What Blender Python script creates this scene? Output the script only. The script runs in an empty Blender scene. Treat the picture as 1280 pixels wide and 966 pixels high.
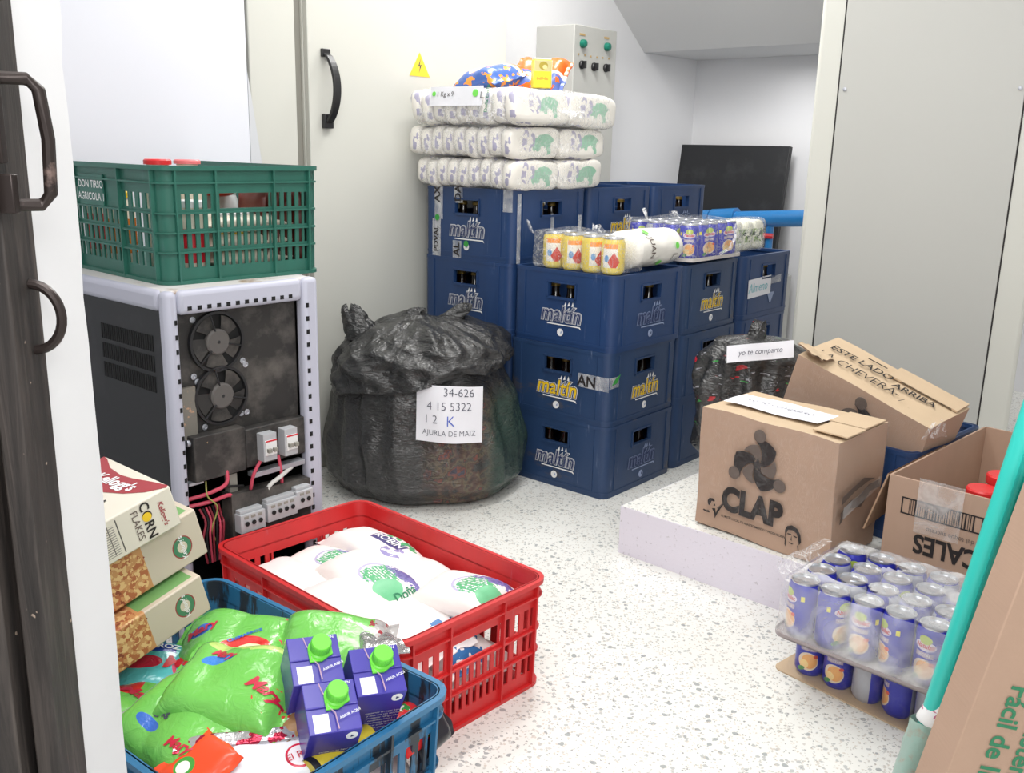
import bpy, math, random
from mathutils import Matrix, Vector, noise, Euler
random.seed(7)
S = bpy.context.scene
COL = S.collection
R = math.radians
PI = math.pi

# ------------------------------------------------------------------ camera
cam_d = bpy.data.cameras.new('camera'); cam = bpy.data.objects.new('camera', cam_d); COL.objects.link(cam)
S.camera = cam
PITCH, ROLL, F = R(13.99), R(1.29), 1185.7
fw = Vector((0, math.cos(PITCH), -math.sin(PITCH))); up = Vector((0, math.sin(PITCH), math.cos(PITCH))); rt = Vector((1, 0, 0))
rt2 = math.cos(ROLL)*rt + math.sin(ROLL)*up; up2 = -math.sin(ROLL)*rt + math.cos(ROLL)*up
cam.matrix_world = Matrix(((rt2.x, up2.x, -fw.x, 0), (rt2.y, up2.y, -fw.y, 0), (rt2.z, up2.z, -fw.z, 1.1), (0, 0, 0, 1)))
cam_d.sensor_width = 36; cam_d.lens = F/1280*36; cam_d.clip_start = .02

# ------------------------------------------------------------------ light
W = bpy.data.worlds.new('world'); S.world = W; W.use_nodes = True
W.node_tree.nodes['Background'].inputs[0].default_value = (1, 1, 1, 1)
W.node_tree.nodes['Background'].inputs[1].default_value = .63
def area(name, loc, rot, sx, sy, power, col=(1, .99, .97)):
    l = bpy.data.lights.new(name, 'AREA'); l.shape = 'RECTANGLE'; l.size = sx; l.size_y = sy; l.energy = power; l.color = col
    o = bpy.data.objects.new(name, l); COL.objects.link(o); o.location = loc; o.rotation_euler = rot
    return o
area('ceiling_lamp_and_fill', (-.1, .9, 2.52), (0, 0, 0), 1.2, .6, 24)
area('ceiling_lamp_and_fill', (.1, 2.6, 2.52), (0, 0, R(40)), 1.2, .3, 19)
area('ceiling_lamp_and_fill', (.25, 3.75, 2.5), (0, 0, R(40)), 1.0, .3, 26)  # added overhead to brighten the back walls, no source known there
area('ceiling_lamp_and_fill', (1.25, 4.9, 1.58), (0, 0, R(50)), .5, .12, 3.5)  # unseen fill under the low soffit, added to brighten the back
area('flash_fill_light', (.1, -.5, 1.75), (R(74), 0, 0), 1.0, .6, 22)  # added above the camera to act as its flash, brightening near things
V = S.view_settings
V.view_transform = 'Standard'; V.look = 'None'; V.gamma = 1; V.use_curve_mapping = False; V.exposure = .30

# ------------------------------------------------------------------ materials
def srgb(r, g, b):
    f = lambda c: (c/255/12.92) if c/255 <= .04045 else ((c/255+.055)/1.055)**2.4
    return (f(r), f(g), f(b), 1)
class NT:
    def __init__(s, name):
        s.m = bpy.data.materials.new(name); s.m.use_nodes = True; s.t = s.m.node_tree; s.n = s.t.nodes; s.l = s.t.links
        s.p = s.n['Principled BSDF']; s.out = s.n['Material Output']
        s.tc = s.n.new('ShaderNodeTexCoord'); s.obj = s.tc.outputs['Object']
    def lk(s, a, b):
        s.l.new(a, b)
    def math(s, op, a, b=None, c=None, clamp=False):
        n = s.n.new('ShaderNodeMath'); n.operation = op; n.use_clamp = clamp
        for i, x in enumerate((a, b, c)):
            if x is None: continue
            if isinstance(x, (int, float)): n.inputs[i].default_value = x
            else: s.lk(x, n.inputs[i])
        return n.outputs[0]
    def mix(s, f, a, b):
        n = s.n.new('ShaderNodeMix'); n.data_type = 'RGBA'
        for i, x in ((0, f), (6, a), (7, b)):
            if isinstance(x, (int, float)): n.inputs[i].default_value = x
            elif isinstance(x, tuple): n.inputs[i].default_value = x
            else: s.lk(x, n.inputs[i])
        return n.outputs[2]
    def noise(s, scale, detail=3, vec=None, dist=0, rough=.5):
        n = s.n.new('ShaderNodeTexNoise'); n.inputs['Scale'].default_value = scale; n.inputs['Detail'].default_value = detail
        n.inputs['Distortion'].default_value = dist; n.inputs['Roughness'].default_value = rough
        s.lk(vec or s.obj, n.inputs['Vector']); return n
    def mapping(s, sc=(1, 1, 1), rot=(0, 0, 0)):
        n = s.n.new('ShaderNodeMapping'); s.lk(s.obj, n.inputs[0]); n.inputs['Scale'].default_value = sc; n.inputs['Rotation'].default_value = rot
        return n.outputs[0]
    def ramp(s, fac, stops):
        n = s.n.new('ShaderNodeValToRGB'); s.lk(fac, n.inputs[0]); e = n.color_ramp.elements
        while len(e) < len(stops): e.new(.5)
        for i, (p, c) in enumerate(stops): e[i].position = p; e[i].color = c
        return n.outputs[0]
    def bump(s, h, strength, dist=.002, normal=None):
        n = s.n.new('ShaderNodeBump'); n.inputs['Strength'].default_value = strength; n.inputs['Distance'].default_value = dist
        s.lk(h, n.inputs['Height'])
        if normal: s.lk(normal, n.inputs['Normal'])
        s.lk(n.outputs[0], s.p.inputs['Normal']); return n.outputs[0]
    def set(s, **k):
        for a, v in k.items():
            i = s.p.inputs[a.replace('_', ' ')]
            if isinstance(v, (int, float, tuple)): i.default_value = v
            else: s.lk(v, i)
G1 = (1, 1, 1, 1); G0 = (0, 0, 0, 1)
def plain(name, col, rough=.5, metal=0, bump=None, var=0, dirt=None, coat=0, alpha=1):
    m = NT(name); c = col
    if var:
        n = m.noise(var[0] if isinstance(var, tuple) else 6, 4)
        a = var[1] if isinstance(var, tuple) else var
        c = m.mix(n.outputs[0], tuple(x*(1-a) for x in col[:3])+(1,), tuple(min(1, x*(1+a)) for x in col[:3])+(1,))
    if dirt:
        sc, lo, hi, dc = dirt
        n = m.noise(sc, 6, rough=.65)
        k = m.ramp(n.outputs[0], [(lo, G0), (hi, G1)])
        c = m.mix(k, c, dc)
    m.set(Base_Color=c, Roughness=rough, Metallic=metal)
    m.p.inputs['Coat Weight'].default_value = coat
    if bump: m.bump(m.noise(bump[0], 4).outputs[0], bump[1], bump[2] if len(bump) > 2 else .002)
    if alpha < 1: m.set(Alpha=alpha)
    return m.m
def printed(name, base, layers, rough=.35, cyl=0, bump=None, coat=0, wob=0, metal=0):
    """flat printed shapes laid over a base colour, in the object's own coordinates (metres)"""
    m = NT(name)
    vec = m.obj
    sx = m.n.new('ShaderNodeSeparateXYZ'); m.lk(vec, sx.inputs[0]); X, Y, Z = sx.outputs
    if cyl:
        A = m.math('ARCTAN2', Y, X); X = m.math('MULTIPLY', A, cyl); Y = Z
    ax = {'x': X, 'y': Y, 'z': Z}
    if wob:
        nn = m.noise(25, 2); d = m.math('MULTIPLY', m.math('SUBTRACT', nn.outputs[0], .5), wob)
    c = base
    for L in layers:
        kind, axes, cx, cy, w, h, rot, col = L[:8]
        a = ax[axes[0]]; b = ax[axes[1]]
        a = m.math('SUBTRACT', a, cx); b = m.math('SUBTRACT', b, cy)
        if wob: a = m.math('ADD', a, d); b = m.math('SUBTRACT', b, d)
        if rot:
            cr, sr = math.cos(rot), math.sin(rot)
            a2 = m.math('ADD', m.math('MULTIPLY', a, cr), m.math('MULTIPLY', b, sr))
            b2 = m.math('SUBTRACT', m.math('MULTIPLY', b, cr), m.math('MULTIPLY', a, sr)); a, b = a2, b2
        a = m.math('DIVIDE', m.math('ABSOLUTE', a), w/2); b = m.math('DIVIDE', m.math('ABSOLUTE', b), h/2)
        if kind in ('rect', 'speck', 'stripe'): k = m.math('LESS_THAN', m.math('MAXIMUM', a, b), 1)
        elif kind == 'tri': k = m.math('LESS_THAN', m.math('ADD', a, b), 1)
        else: k = m.math('LESS_THAN', m.math('ADD', m.math('MULTIPLY', a, a), m.math('MULTIPLY', b, b)), 1)
        if kind in ('speck', 'blot'):
            n = m.noise(L[8] if len(L) > 8 else 60, 2)
            k = m.math('MULTIPLY', k, m.math('GREATER_THAN', n.outputs[0], L[9] if len(L) > 9 else .5))
        if kind == 'stripe':
            q = m.math('FRACT', m.math('MULTIPLY', ax[axes[1]], L[8]))
            k = m.math('MULTIPLY', k, m.math('LESS_THAN', q, L[9]))
        c = m.mix(k, c, col)
    m.set(Base_Color=c, Roughness=rough, Metallic=metal)
    m.p.inputs['Coat Weight'].default_value = coat
    if bump: m.bump(m.noise(bump[0], 3, dist=bump[2] if len(bump) > 2 else 0).outputs[0], bump[1], .004)
    return m.m
def film(name, tint=(1, 1, 1, 1), haze=.25, scale=30, rough=.12, soft=False):
    """clear plastic film: mostly see-through, with milky creases and a glossy surface"""
    m = NT(name); n = m.noise(scale, 4, dist=1.5)
    lo = (haze*.22,)*3+(1,); hi = (min(1, haze*1.3),)*3+(1,)
    k = m.ramp(n.outputs[0], [(.455, lo), (.5, hi), (.53, lo), (.62, lo), (.75, hi)]) if not soft else m.ramp(n.outputs[0], [(.38, (haze*.3,)*3+(1,)), (.68, (haze,)*3+(1,))])
    m.set(Base_Color=tint, Roughness=rough)
    m.p.inputs['Specular IOR Level'].default_value = .8
    m.bump(n.outputs[0], .6, .004)
    tr = m.n.new('ShaderNodeBsdfTransparent'); mx = m.n.new('ShaderNodeMixShader')
    m.lk(k, mx.inputs[0]); m.lk(tr.outputs[0], mx.inputs[1]); m.lk(m.p.outputs[0], mx.inputs[2]); m.lk(mx.outputs[0], m.out.inputs[0])
    return m.m

def m_terrazzo():
    m = NT('terrazzo')
    base = m.mix(m.noise(3, 3).outputs[0], srgb(222, 222, 216), srgb(236, 236, 232))
    for sc, th, col in ((95, .84, srgb(168, 170, 170)), (130, .82, srgb(190, 186, 180)), (70, .94, srgb(136, 142, 144)), (170, .84, srgb(200, 190, 178)), (210, .9, srgb(128, 128, 126))):
        v = m.n.new('ShaderNodeTexVoronoi'); v.inputs['Scale'].default_value = sc
        nz = m.noise(sc*1.2, 2); add = m.n.new('ShaderNodeMixRGB'); add.blend_type = 'ADD'; add.inputs[0].default_value = .008
        m.lk(m.obj, add.inputs[1]); m.lk(nz.outputs[1], add.inputs[2]); m.lk(add.outputs[0], v.inputs['Vector'])
        s = m.n.new('ShaderNodeSeparateColor'); m.lk(v.outputs['Color'], s.inputs[0])
        k = m.math('MULTIPLY', m.math('GREATER_THAN', s.outputs[0], th), m.math('LESS_THAN', v.outputs['Distance'], .42))
        base = m.mix(m.math('MULTIPLY', k, .8), base, col)
    d = m.noise(2.2, 5, rough=.6); base = m.mix(m.ramp(d.outputs[0], [(.5, G0), (.8, (.35,)*3+(1,))]), base, srgb(205, 203, 196))
    m.set(Base_Color=base, Roughness=.38); return m.m
def m_plinth():
    m = NT('plinth_paint')
    n = m.noise(90, 3); c = m.mix(m.ramp(n.outputs[0], [(.62, G0), (.7, (.6,)*3+(1,))]), srgb(224, 219, 230), srgb(176, 170, 176))
    m.set(Base_Color=c, Roughness=.6); m.bump(n.outputs[0], .3); return m.m
def m_card(name, base=(188, 152, 122)):
    m = NT(name)
    st = m.noise(1, 3, vec=m.mapping((260, 260, 3)))
    n = m.noise(7, 5, rough=.6)
    b = srgb(*base); lo = tuple(x*.86 for x in b[:3])+(1,); hi = tuple(min(1, x*1.1) for x in b[:3])+(1,)
    c = m.mix(n.outputs[0], lo, hi); c = m.mix(m.math('MULTIPLY', st.outputs[0], .25), c, hi)
    sp = m.noise(30, 6, rough=.7); c = m.mix(m.ramp(sp.outputs[0], [(.66, G0), (.78, (.35,)*3+(1,))]), c, srgb(120, 92, 70))
    m.set(Base_Color=c, Roughness=.72); m.bump(st.outputs[0], .15); return m.m
def m_blackbag(name, patch=True, thin=0):
    m = NT(name)
    vec = m.mapping((1, 1, 2.2), (.5, .2, 0))
    w1 = m.noise(5, 6, vec=vec, dist=1.2, rough=.6); w2 = m.noise(26, 4, vec=vec, dist=2.5)
    h = m.math('ADD', w1.outputs[0], m.math('MULTIPLY', w2.outputs[0], .35))
    c = m.mix(m.noise(9, 4).outputs[0], srgb(28, 28, 29), srgb(60, 60, 60))
    if patch:
        sp = m.n.new('ShaderNodeSeparateXYZ'); m.lk(m.obj, sp.inputs[0])
        # what shows through the thin, stretched film on the right of the sack
        k = m.math('SMOOTH_MIN', m.math('MULTIPLY', m.math('SUBTRACT', sp.outputs[0], .0), 14, clamp=True), m.math('MULTIPLY', m.math('SUBTRACT', .38, sp.outputs[2]), 14, clamp=True), .1)
        col = m.ramp(m.noise(26, 4).outputs[0], [(.36, srgb(50, 48, 47)), (.46, srgb(98, 66, 54)), (.52, srgb(120, 104, 78)), (.58, srgb(64, 60, 60)), (.64, srgb(150, 76, 56)), (.7, srgb(70, 66, 84))])
        gk = m.math('MULTIPLY', m.math('SUBTRACT', sp.outputs[0], .19), 20, clamp=True)
        col = m.mix(gk, col, m.mix(m.noise(11, 3).outputs[0], srgb(38, 60, 52), srgb(62, 92, 78)))
        c = m.mix(m.math('MULTIPLY', k, .62, clamp=True), c, col)
    if thin:   # coloured lettering scattered over the carrier bag
        v2 = m.mapping((1, 1, 2.6), (.3, .5, .2))
        for q, (sc, th, col) in enumerate(((13, .66, srgb(190, 40, 50)), (17, .70, srgb(60, 150, 70)), (30, .68, srgb(150, 150, 158)))):
            n = m.noise(sc, 2, vec=v2, dist=.6); c = m.mix(m.ramp(n.outputs[0], [(th, G0), (th+.02, G1)]), c, col)
    m.set(Base_Color=c, Roughness=.22); m.p.inputs['Specular IOR Level'].default_value = .8
    m.bump(h, 1, .016); return m.m
def m_wood_dark():
    m = NT('black_painted_wood')
    g = m.noise(1, 6, vec=m.mapping((60, 60, 3)), dist=1, rough=.65)
    c = m.ramp(g.outputs[0], [(.3, srgb(26, 23, 22)), (.5, srgb(48, 43, 41)), (.72, srgb(80, 72, 68))])
    sp = m.noise(60, 3); c = m.mix(m.ramp(sp.outputs[0], [(.73, G0), (.75, (.8,)*3+(1,))]), c, srgb(176, 156, 140))
    m.set(Base_Color=c, Roughness=.55); m.bump(g.outputs[0], .5, .003); return m.m
def m_blueplastic(name, col, worn=.5, dirt=None):
    m = NT(name)
    n = m.noise(1, 5, vec=m.mapping((18, 18, 3)), rough=.6); c = m.mix(n.outputs[0], tuple(x*.82 for x in col[:3])+(1,), tuple(min(1, x*1.2) for x in col[:3])+(1,))
    sc = m.noise(1, 6, vec=m.mapping((45, 45, 6)), rough=.7)
    c = m.mix(m.ramp(sc.outputs[0], [(.62, G0), (.78, (worn,)*3+(1,))]), c, srgb(150, 164, 190))
    if dirt:
        d = m.noise(1, 5, vec=m.mapping(dirt[0]), rough=.7); c = m.mix(m.ramp(d.outputs[0], [(dirt[1], G0), (dirt[1]+.06, G1)]), c, dirt[2])
    m.set(Base_Color=c, Roughness=.42); return m.m
WHITEWALL = plain('white_wall_paint', srgb(226, 226, 228), .7, bump=(60, .15), var=(3, .02), dirt=(4, .66, .9, srgb(205, 204, 200)))
CEIL = plain('ceiling_paint', srgb(214, 214, 214), .8)
BEIGE = plain('beige_enamel', srgb(207, 207, 199), .42, var=(2, .02))
BEIGE2 = plain('grey_beige_enamel', srgb(186, 186, 181), .42, var=(2, .02))
GAP = plain('dark_gap', srgb(45, 42, 42), .8)
SHADEGREY = plain('gap_and_part_grey', srgb(140, 138, 130), .7)  # small grey parts; in the cabinet gap it paints the shadow there
BLK = plain('black_plastic', srgb(34, 34, 36), .4)
BLKP = plain('dusty_black_panel', srgb(26, 27, 30), .5, dirt=(5, .55, .85, srgb(62, 62, 64)))
BLKD = plain('dusty_black_plate', srgb(44, 42, 41), .6, dirt=(9, .46, .72, srgb(104, 99, 94)))
DUSTM = plain('dusty_fan_hub', srgb(92, 88, 86), .7, var=(20, .1))
DARK = plain('dark_inside', srgb(16, 16, 17), .8)
LAV = plain('pale_lavender_enamel', srgb(186, 187, 202), .45, dirt=(9, .66, .8, srgb(176, 158, 140)))
LAVTOP = plain('stained_pale_enamel', srgb(212, 208, 206), .5, dirt=(11, .6, .72, srgb(160, 136, 116)))
STEEL = plain('galvanised_steel', srgb(176, 178, 186), .4, .6)
GREYP = plain('grey_plastic', srgb(178, 180, 184), .5, var=(30, .08))
WHITEP = plain('white_plastic', srgb(232, 232, 232), .4)
PAPER = plain('white_paper', srgb(232, 232, 238), .7)
INK = plain('ink', srgb(70, 72, 88), .7); INKB = plain('blue_ink', srgb(70, 96, 190), .7); INKK = plain('black_marker', srgb(36, 30, 30), .6)
INKG = plain('grey_print', srgb(98, 85, 78), .7); GREENINK = plain('green_print', srgb(46, 124, 88), .6)
REDINK = plain('red_print', srgb(206, 34, 48), .4); WHITEINK = plain('white_print', srgb(236, 236, 236), .5); BLUEINK = plain('blue_print', srgb(40, 90, 190), .4)
DIMINK = plain('faded_white_print', srgb(150, 164, 196), .5); MUTEDINK = plain('muted_print', srgb(150, 140, 175), .5)
LAKE = plain('dark_red_print', srgb(160, 56, 62), .5)
MALT = m_blueplastic('blue_crate_plastic', srgb(32, 60, 104), .3)
MALTD = m_blueplastic('dusty_blue_crate_plastic', srgb(38, 62, 98), .45, ((4, 4, 9), .6, srgb(70, 72, 84)))
NAVY = plain('navy_print', srgb(24, 44, 92), .5); YEL = plain('yellow_print', srgb(236, 196, 40), .45)
RED = m_blueplastic('red_crate_plastic', srgb(200, 40, 42), .25)
TEALC = m_blueplastic('scuffed_blue_crate_plastic', srgb(40, 106, 148), .35, ((26, 26, 5), .50, srgb(36, 44, 54)))
BLUEC = m_blueplastic('blue_crate_plastic_clean', srgb(42, 108, 150), .3)
GREEN = m_blueplastic('green_crate_plastic', srgb(42, 102, 88), .15)
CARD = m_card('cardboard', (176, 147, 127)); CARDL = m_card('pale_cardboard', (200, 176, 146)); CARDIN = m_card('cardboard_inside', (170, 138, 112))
TEAL = plain('teal_plastic', srgb(52, 198, 186), .35, var=(8, .06)); TEALD = plain('teal_plastic_side', srgb(40, 176, 166), .4)
FILM = film('clear_film', haze=.28); FILMW = film('milky_film', haze=.5, scale=22); FILML = film('thin_film', haze=.05, scale=30)
TAPE = film('packing_tape', haze=.38, scale=12, soft=True)
ALU = plain('aluminium', srgb(205, 207, 212), .28, .85, var=(60, .05)); BLUEALU = plain('blue_can_metal', srgb(34, 60, 190), .25, .5)
PIPE = plain('blue_painted_pipe', srgb(38, 120, 184), .28, var=(12, .12), coat=.3)
REDP = plain('red_plastic', srgb(216, 46, 48), .35); PINKC = plain('red_cable', srgb(196, 70, 92), .5); WHITEC = plain('white_cable', srgb(214, 214, 210), .5)
YG = plain('yellow_green_cable', srgb(150, 150, 80), .5)
BROWNJ = plain('dark_brown_pack', srgb(96, 40, 30), .4, var=(30, .2)); GLASSB = plain('dark_bottle_glass', srgb(22, 12, 8), .12)
GREENCAP = plain('green_cap', srgb(110, 216, 66), .35)
SILVER = plain('silver_foil', srgb(190, 188, 188), .25, .8, bump=(60, .9, .006))

# ------------------------------------------------------------------ mesh builder
class M:
    def __init__(s): s.v = []; s.f = []; s.mi = []; s.mats = []
    def mat(s, m):
        if m not in s.mats: s.mats.append(m)
        return s.mats.index(m)
    def add(s, vs, fs, m, X=None):
        o = len(s.v); i = s.mat(m)
        s.v += [tuple(X @ Vector(v)) if X else tuple(v) for v in vs]
        for f in fs: s.f.append(tuple(a+o for a in f)); s.mi.append(i)
        return s
    def box(s, x0, x1, y0, y1, z0, z1, m, X=None):
        v = [(x, y, z) for z in (z0, z1) for y in (y0, y1) for x in (x0, x1)]
        return s.add(v, [(0, 2, 3, 1), (4, 5, 7, 6), (0, 1, 5, 4), (2, 6, 7, 3), (0, 4, 6, 2), (1, 3, 7, 5)], m, X)
    def lathe(s, prof, m, n=24, X=None, caps=True):
        vs = []; fs = []
        for r, z in prof:
            for k in range(n): a = 2*PI*k/n; vs.append((r*math.cos(a), r*math.sin(a), z))
        for i in range(len(prof)-1):
            for k in range(n): a = i*n+k; b = i*n+(k+1) % n; fs.append((a, b, b+n, a+n))
        if caps:
            if prof[0][0] > 1e-5: fs.append(tuple(range(n-1, -1, -1)))
            if prof[-1][0] > 1e-5: o = (len(prof)-1)*n; fs.append(tuple(range(o, o+n)))
        return s.add(vs, fs, m, X)
    def tube(s, pts, r, m, n=8, X=None):
        pts = [Vector(p) for p in pts]; vs = []; fs = []; last = None
        for i, p in enumerate(pts):
            d = (pts[min(i+1, len(pts)-1)]-pts[max(i-1, 0)]).normalized()
            a = d.cross(Vector((0, 0, 1)) if abs(d.z) < .9 else Vector((1, 0, 0))).normalized()
            if last is not None and a.dot(last) < 0: a = -a
            last = a; b = d.cross(a); rr = r[i] if isinstance(r, (list, tuple)) else r
            for k in range(n): t = 2*PI*k/n; vs.append(tuple(p+a*rr*math.cos(t)+b*rr*math.sin(t)))
        for i in range(len(pts)-1):
            for k in range(n): a = i*n+k; b = i*n+(k+1) % n; fs.append((a, b, b+n, a+n))
        fs.append(tuple(range(n-1, -1, -1))); o = (len(pts)-1)*n; fs.append(tuple(range(o, o+n)))
        return s.add(vs, fs, m, X)
    def poly(s, pts, h, m, X=None):
        """flat outline in XY given a thickness h along +Z"""
        n = len(pts); v = [(x, y, 0) for x, y in pts]+[(x, y, h) for x, y in pts]
        f = [tuple(range(n-1, -1, -1)), tuple(range(n, 2*n))]+[(i, (i+1) % n, (i+1) % n+n, i+n) for i in range(n)]
        return s.add(v, f, m, X)
    def grid(s, fn, nu, nv, m, closeu=False, X=None, caps=False):
        vs = [tuple(fn(i/(nu if closeu else nu-1), j/(nv-1))) for j in range(nv) for i in range(nu)]
        fs = []
        for j in range(nv-1):
            for i in range(nu if closeu else nu-1):
                a = j*nu+i; b = j*nu+(i+1) % nu; fs.append((a, b, b+nu, a+nu))
        if caps: fs.append(tuple(range(nu-1, -1, -1))); o = (nv-1)*nu; fs.append(tuple(range(o, o+nu)))
        return s.add(vs, fs, m, X)
    def superbox(s, sx, sy, sz, m, e=.35, n=28, nz=0, ns=8, X=None, fn=None, seed=0):
        def P(u, v):
            a = -PI+2*PI*u; b = -PI/2+PI*v
            c = lambda x, e=e: math.copysign(abs(x)**e, x)
            x = c(math.cos(b))*c(math.cos(a)); y = c(math.cos(b))*c(math.sin(a)); z = c(math.sin(b))
            p = Vector((x*sx/2, y*sy/2, z*sz/2))
            if nz:
                q = noise.noise(p*ns+Vector((seed, 0, seed)))*nz; d = Vector((x, y, z)).normalized(); p += d*q
            return fn(p) if fn else p
        return s.grid(P, n*2, n, m, closeu=True, X=X)
    def pillow(s, L, W, T, m, nx=34, ny=24, nz=.003, ns=14, seed=0, ends=.012, px=6, py=4, X=None, bend=0, flat=.0, folds=0):
        """filled soft bag: sealed flat ends along x; returns its top surface height function"""
        def hgt(x, y):
            u = min(1, abs(x)/(L/2-ends)); v = min(1, abs(y)/(W/2))
            return T/2*((1-u**px)**.6)*((1-v**py)**.55)
        def wave(x, y, sgn):
            u = abs(x)/(L/2); k = noise.noise(Vector((x*ns, y*ns, seed+sgn*3)))*nz*(1+1.2*u)
            k += math.sin(y*170+seed+noise.noise(Vector((x*9, y*9, seed)))*3)*.0022*max(0, u-.55)*2.2
            if folds: k += folds*abs(noise.noise(Vector((x*9+seed, y*6, seed*.3))))
            return k
        def bd(x): return -bend*(x/(L/2))**2
        def top(x, y): return max(hgt(x, y), .0008)+wave(x, y, 1)+bd(x)
        def bot(x, y): return -max(hgt(x, y), .0008)*(1-flat)+wave(x, y, 1 if hgt(x, y) < .004 else -1)*.7+bd(x)
        def xy(i, j):
            x = -L/2+L*i; y = (-W/2+W*j)
            y *= 1+.035*math.sin(i*11+seed)-.04*(1-abs(2*i-1)**2)*0; x += .006*noise.noise(Vector((y*20, seed, i)))*abs(2*i-1)
            return x, y
        vs = []; fs = []
        for fn in (top, bot):
            for j in range(ny):
                for i in range(nx):
                    x, y = xy(i/(nx-1), j/(ny-1)); vs.append((x, y, fn(x, y)))
        N = nx*ny
        for j in range(ny-1):
            for i in range(nx-1):
                a = j*nx+i; fs.append((a, a+1, a+nx+1, a+nx)); fs.append((N+a, N+a+nx, N+a+nx+1, N+a+1))
        for i in range(nx-1):
            fs.append((i+1, i, N+i, N+i+1)); a = (ny-1)*nx+i; fs.append((a, a+1, N+a+1, N+a))
        for j in range(ny-1):
            a = j*nx; fs.append((a, a+nx, N+a+nx, N+a)); a = j*nx+nx-1; fs.append((a+nx, a, N+a, N+a+nx))
        s.add(vs, fs, m, X); return top
    def build(s, name, parent=None, smooth=35, bevel=0, seg=2, mods=None):
        me = bpy.data.meshes.new(name); me.from_pydata(s.v, [], s.f); me.update()
        for m in s.mats: me.materials.append(m)
        me.polygons.foreach_set('material_index', s.mi)
        if smooth:
            me.polygons.foreach_set('use_smooth', [True]*len(me.polygons)); me.set_sharp_from_angle(angle=R(smooth))
        o = bpy.data.objects.new(name, me); COL.objects.link(o)
        if parent: o.parent = parent
        if bevel:
            b = o.modifiers.new('bevel', 'BEVEL'); b.width = bevel; b.segments = seg; b.limit_method = 'ANGLE'; b.angle_limit = R(40)
        return o
def place(o, loc=(0, 0, 0), rz=0, ry=0, rx=0):
    o.matrix_local = Matrix.Translation(loc) @ Matrix.Rotation(rz, 4, 'Z') @ Matrix.Rotation(ry, 4, 'Y') @ Matrix.Rotation(rx, 4, 'X'); return o
def tag(o, label, cat, group=None, kind=None):
    o['label'] = label
    if cat: o['category'] = cat
    if group: o['group'] = group
    if kind: o['kind'] = kind
    return o
def thing(name, label, cat, loc=(0, 0, 0), rz=0, ry=0, rx=0, group=None):
    o = bpy.data.objects.new(name, None); COL.objects.link(o); o.empty_display_size = .05
    place(o, loc, rz, ry, rx); return tag(o, label, cat, group)
def struct(o, label=None):
    o['kind'] = 'structure'
    if label: o['label'] = label
    return o
def dup(root, M4=None, label=None):
    r = root.copy(); COL.objects.link(r)
    if M4 is not None: r.matrix_local = M4
    if label: r['label'] = label
    for ch in list(root.children):
        c = ch.copy(); COL.objects.link(c); c.parent = r; c.matrix_parent_inverse = ch.matrix_parent_inverse
        for g in list(ch.children):
            d = g.copy(); COL.objects.link(d); d.parent = c
    return r
def MX(loc, right, upv):
    r = Vector(right).normalized(); u = Vector(upv).normalized(); n = r.cross(u)
    return Matrix(((r.x, u.x, n.x, loc[0]), (r.y, u.y, n.y, loc[1]), (r.z, u.z, n.z, loc[2]), (0, 0, 0, 1)))
_tc = {}
def text_geo(txt, size=1, bold=0, shear=0, sx=1, cuts=0):
    key = (txt, bold, shear, cuts)
    if key not in _tc:
        cu = bpy.data.curves.new('t', 'FONT'); cu.body = txt; cu.offset = bold; cu.shear = shear; cu.align_x = 'CENTER'; cu.align_y = 'CENTER'; cu.resolution_u = 3
        cu.space_line = .95
        o = bpy.data.objects.new('t', cu); COL.objects.link(o)
        dg = bpy.context.evaluated_depsgraph_get(); me = bpy.data.meshes.new_from_object(o.evaluated_get(dg))
        if cuts:
            import bmesh
            b = bmesh.new(); b.from_mesh(me); bmesh.ops.triangulate(b, faces=b.faces)
            for _ in range(cuts):
                L = [e for e in b.edges if e.calc_length() > .16]
                if L: bmesh.ops.subdivide_edges(b, edges=L, cuts=1); bmesh.ops.triangulate(b, faces=b.faces)
            b.to_mesh(me); b.free()
        _tc[key] = ([tuple(v.co) for v in me.vertices], [tuple(p.vertices) for p in me.polygons])
        bpy.data.objects.remove(o); bpy.data.curves.remove(cu); bpy.data.meshes.remove(me)
    v, f = _tc[key]
    return [(x*size*sx, y*size, 0) for x, y, z in v], f
def text(m, txt, size, mat, X, bold=0, shear=0, sx=1, lift=.0006, wrap=None, flat=True):
    v, f = text_geo(txt, size, bold, shear, sx, 3 if wrap else 0)
    if wrap: v = [wrap(*(X @ Vector(p)).xy) for p in v]; m.add(v, f, mat)
    else: m.add([(x, y, lift) for x, y, z in v], f, mat, X)
    return m
def arc(cx, cy, r, a0, a1, n=12): return [(cx+r*math.cos(R(a0+(a1-a0)*i/n)), cy+r*math.sin(R(a0+(a1-a0)*i/n))) for i in range(n+1)]

# ------------------------------------------------------------------ the room.  U/V: the room's own directions
RY = R(49.9)
Vd = Vector((math.cos(RY), math.sin(RY), 0)); Ud = Vector((-math.sin(RY), math.cos(RY), 0)); O0 = Vector((.307, 2.906, 0))
def uv(u, v, z=0): return O0+Ud*u+Vd*v+Vector((0, 0, z))
m = M(); m.box(-4, 4.5, -.6, 8, -.05, 0, m_terrazzo()); struct(m.build('floor'))
m = M(); A = uv(1.3, -4); m.box(0, 6.75, 0, .1, 0, 2.7, WHITEWALL); o = m.build('wall_left'); place(o, uv(1.3, -4), RY); struct(o, 'white wall behind the beige cabinet')
m = M(); m.box(0, .1, -3.2, 1.4, 0, 2.7, WHITEWALL); o = m.build('wall_back'); place(o, uv(0, 2.66), RY); struct(o, 'white end wall behind the black panel')
m = M()   # underside of the stair: low soffit, slope, upper ceiling
prof = [(2.66, 1.625), (2.1, 1.62), (.75, 2.6), (.75, 2.75), (2.66, 2.75)]
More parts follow.
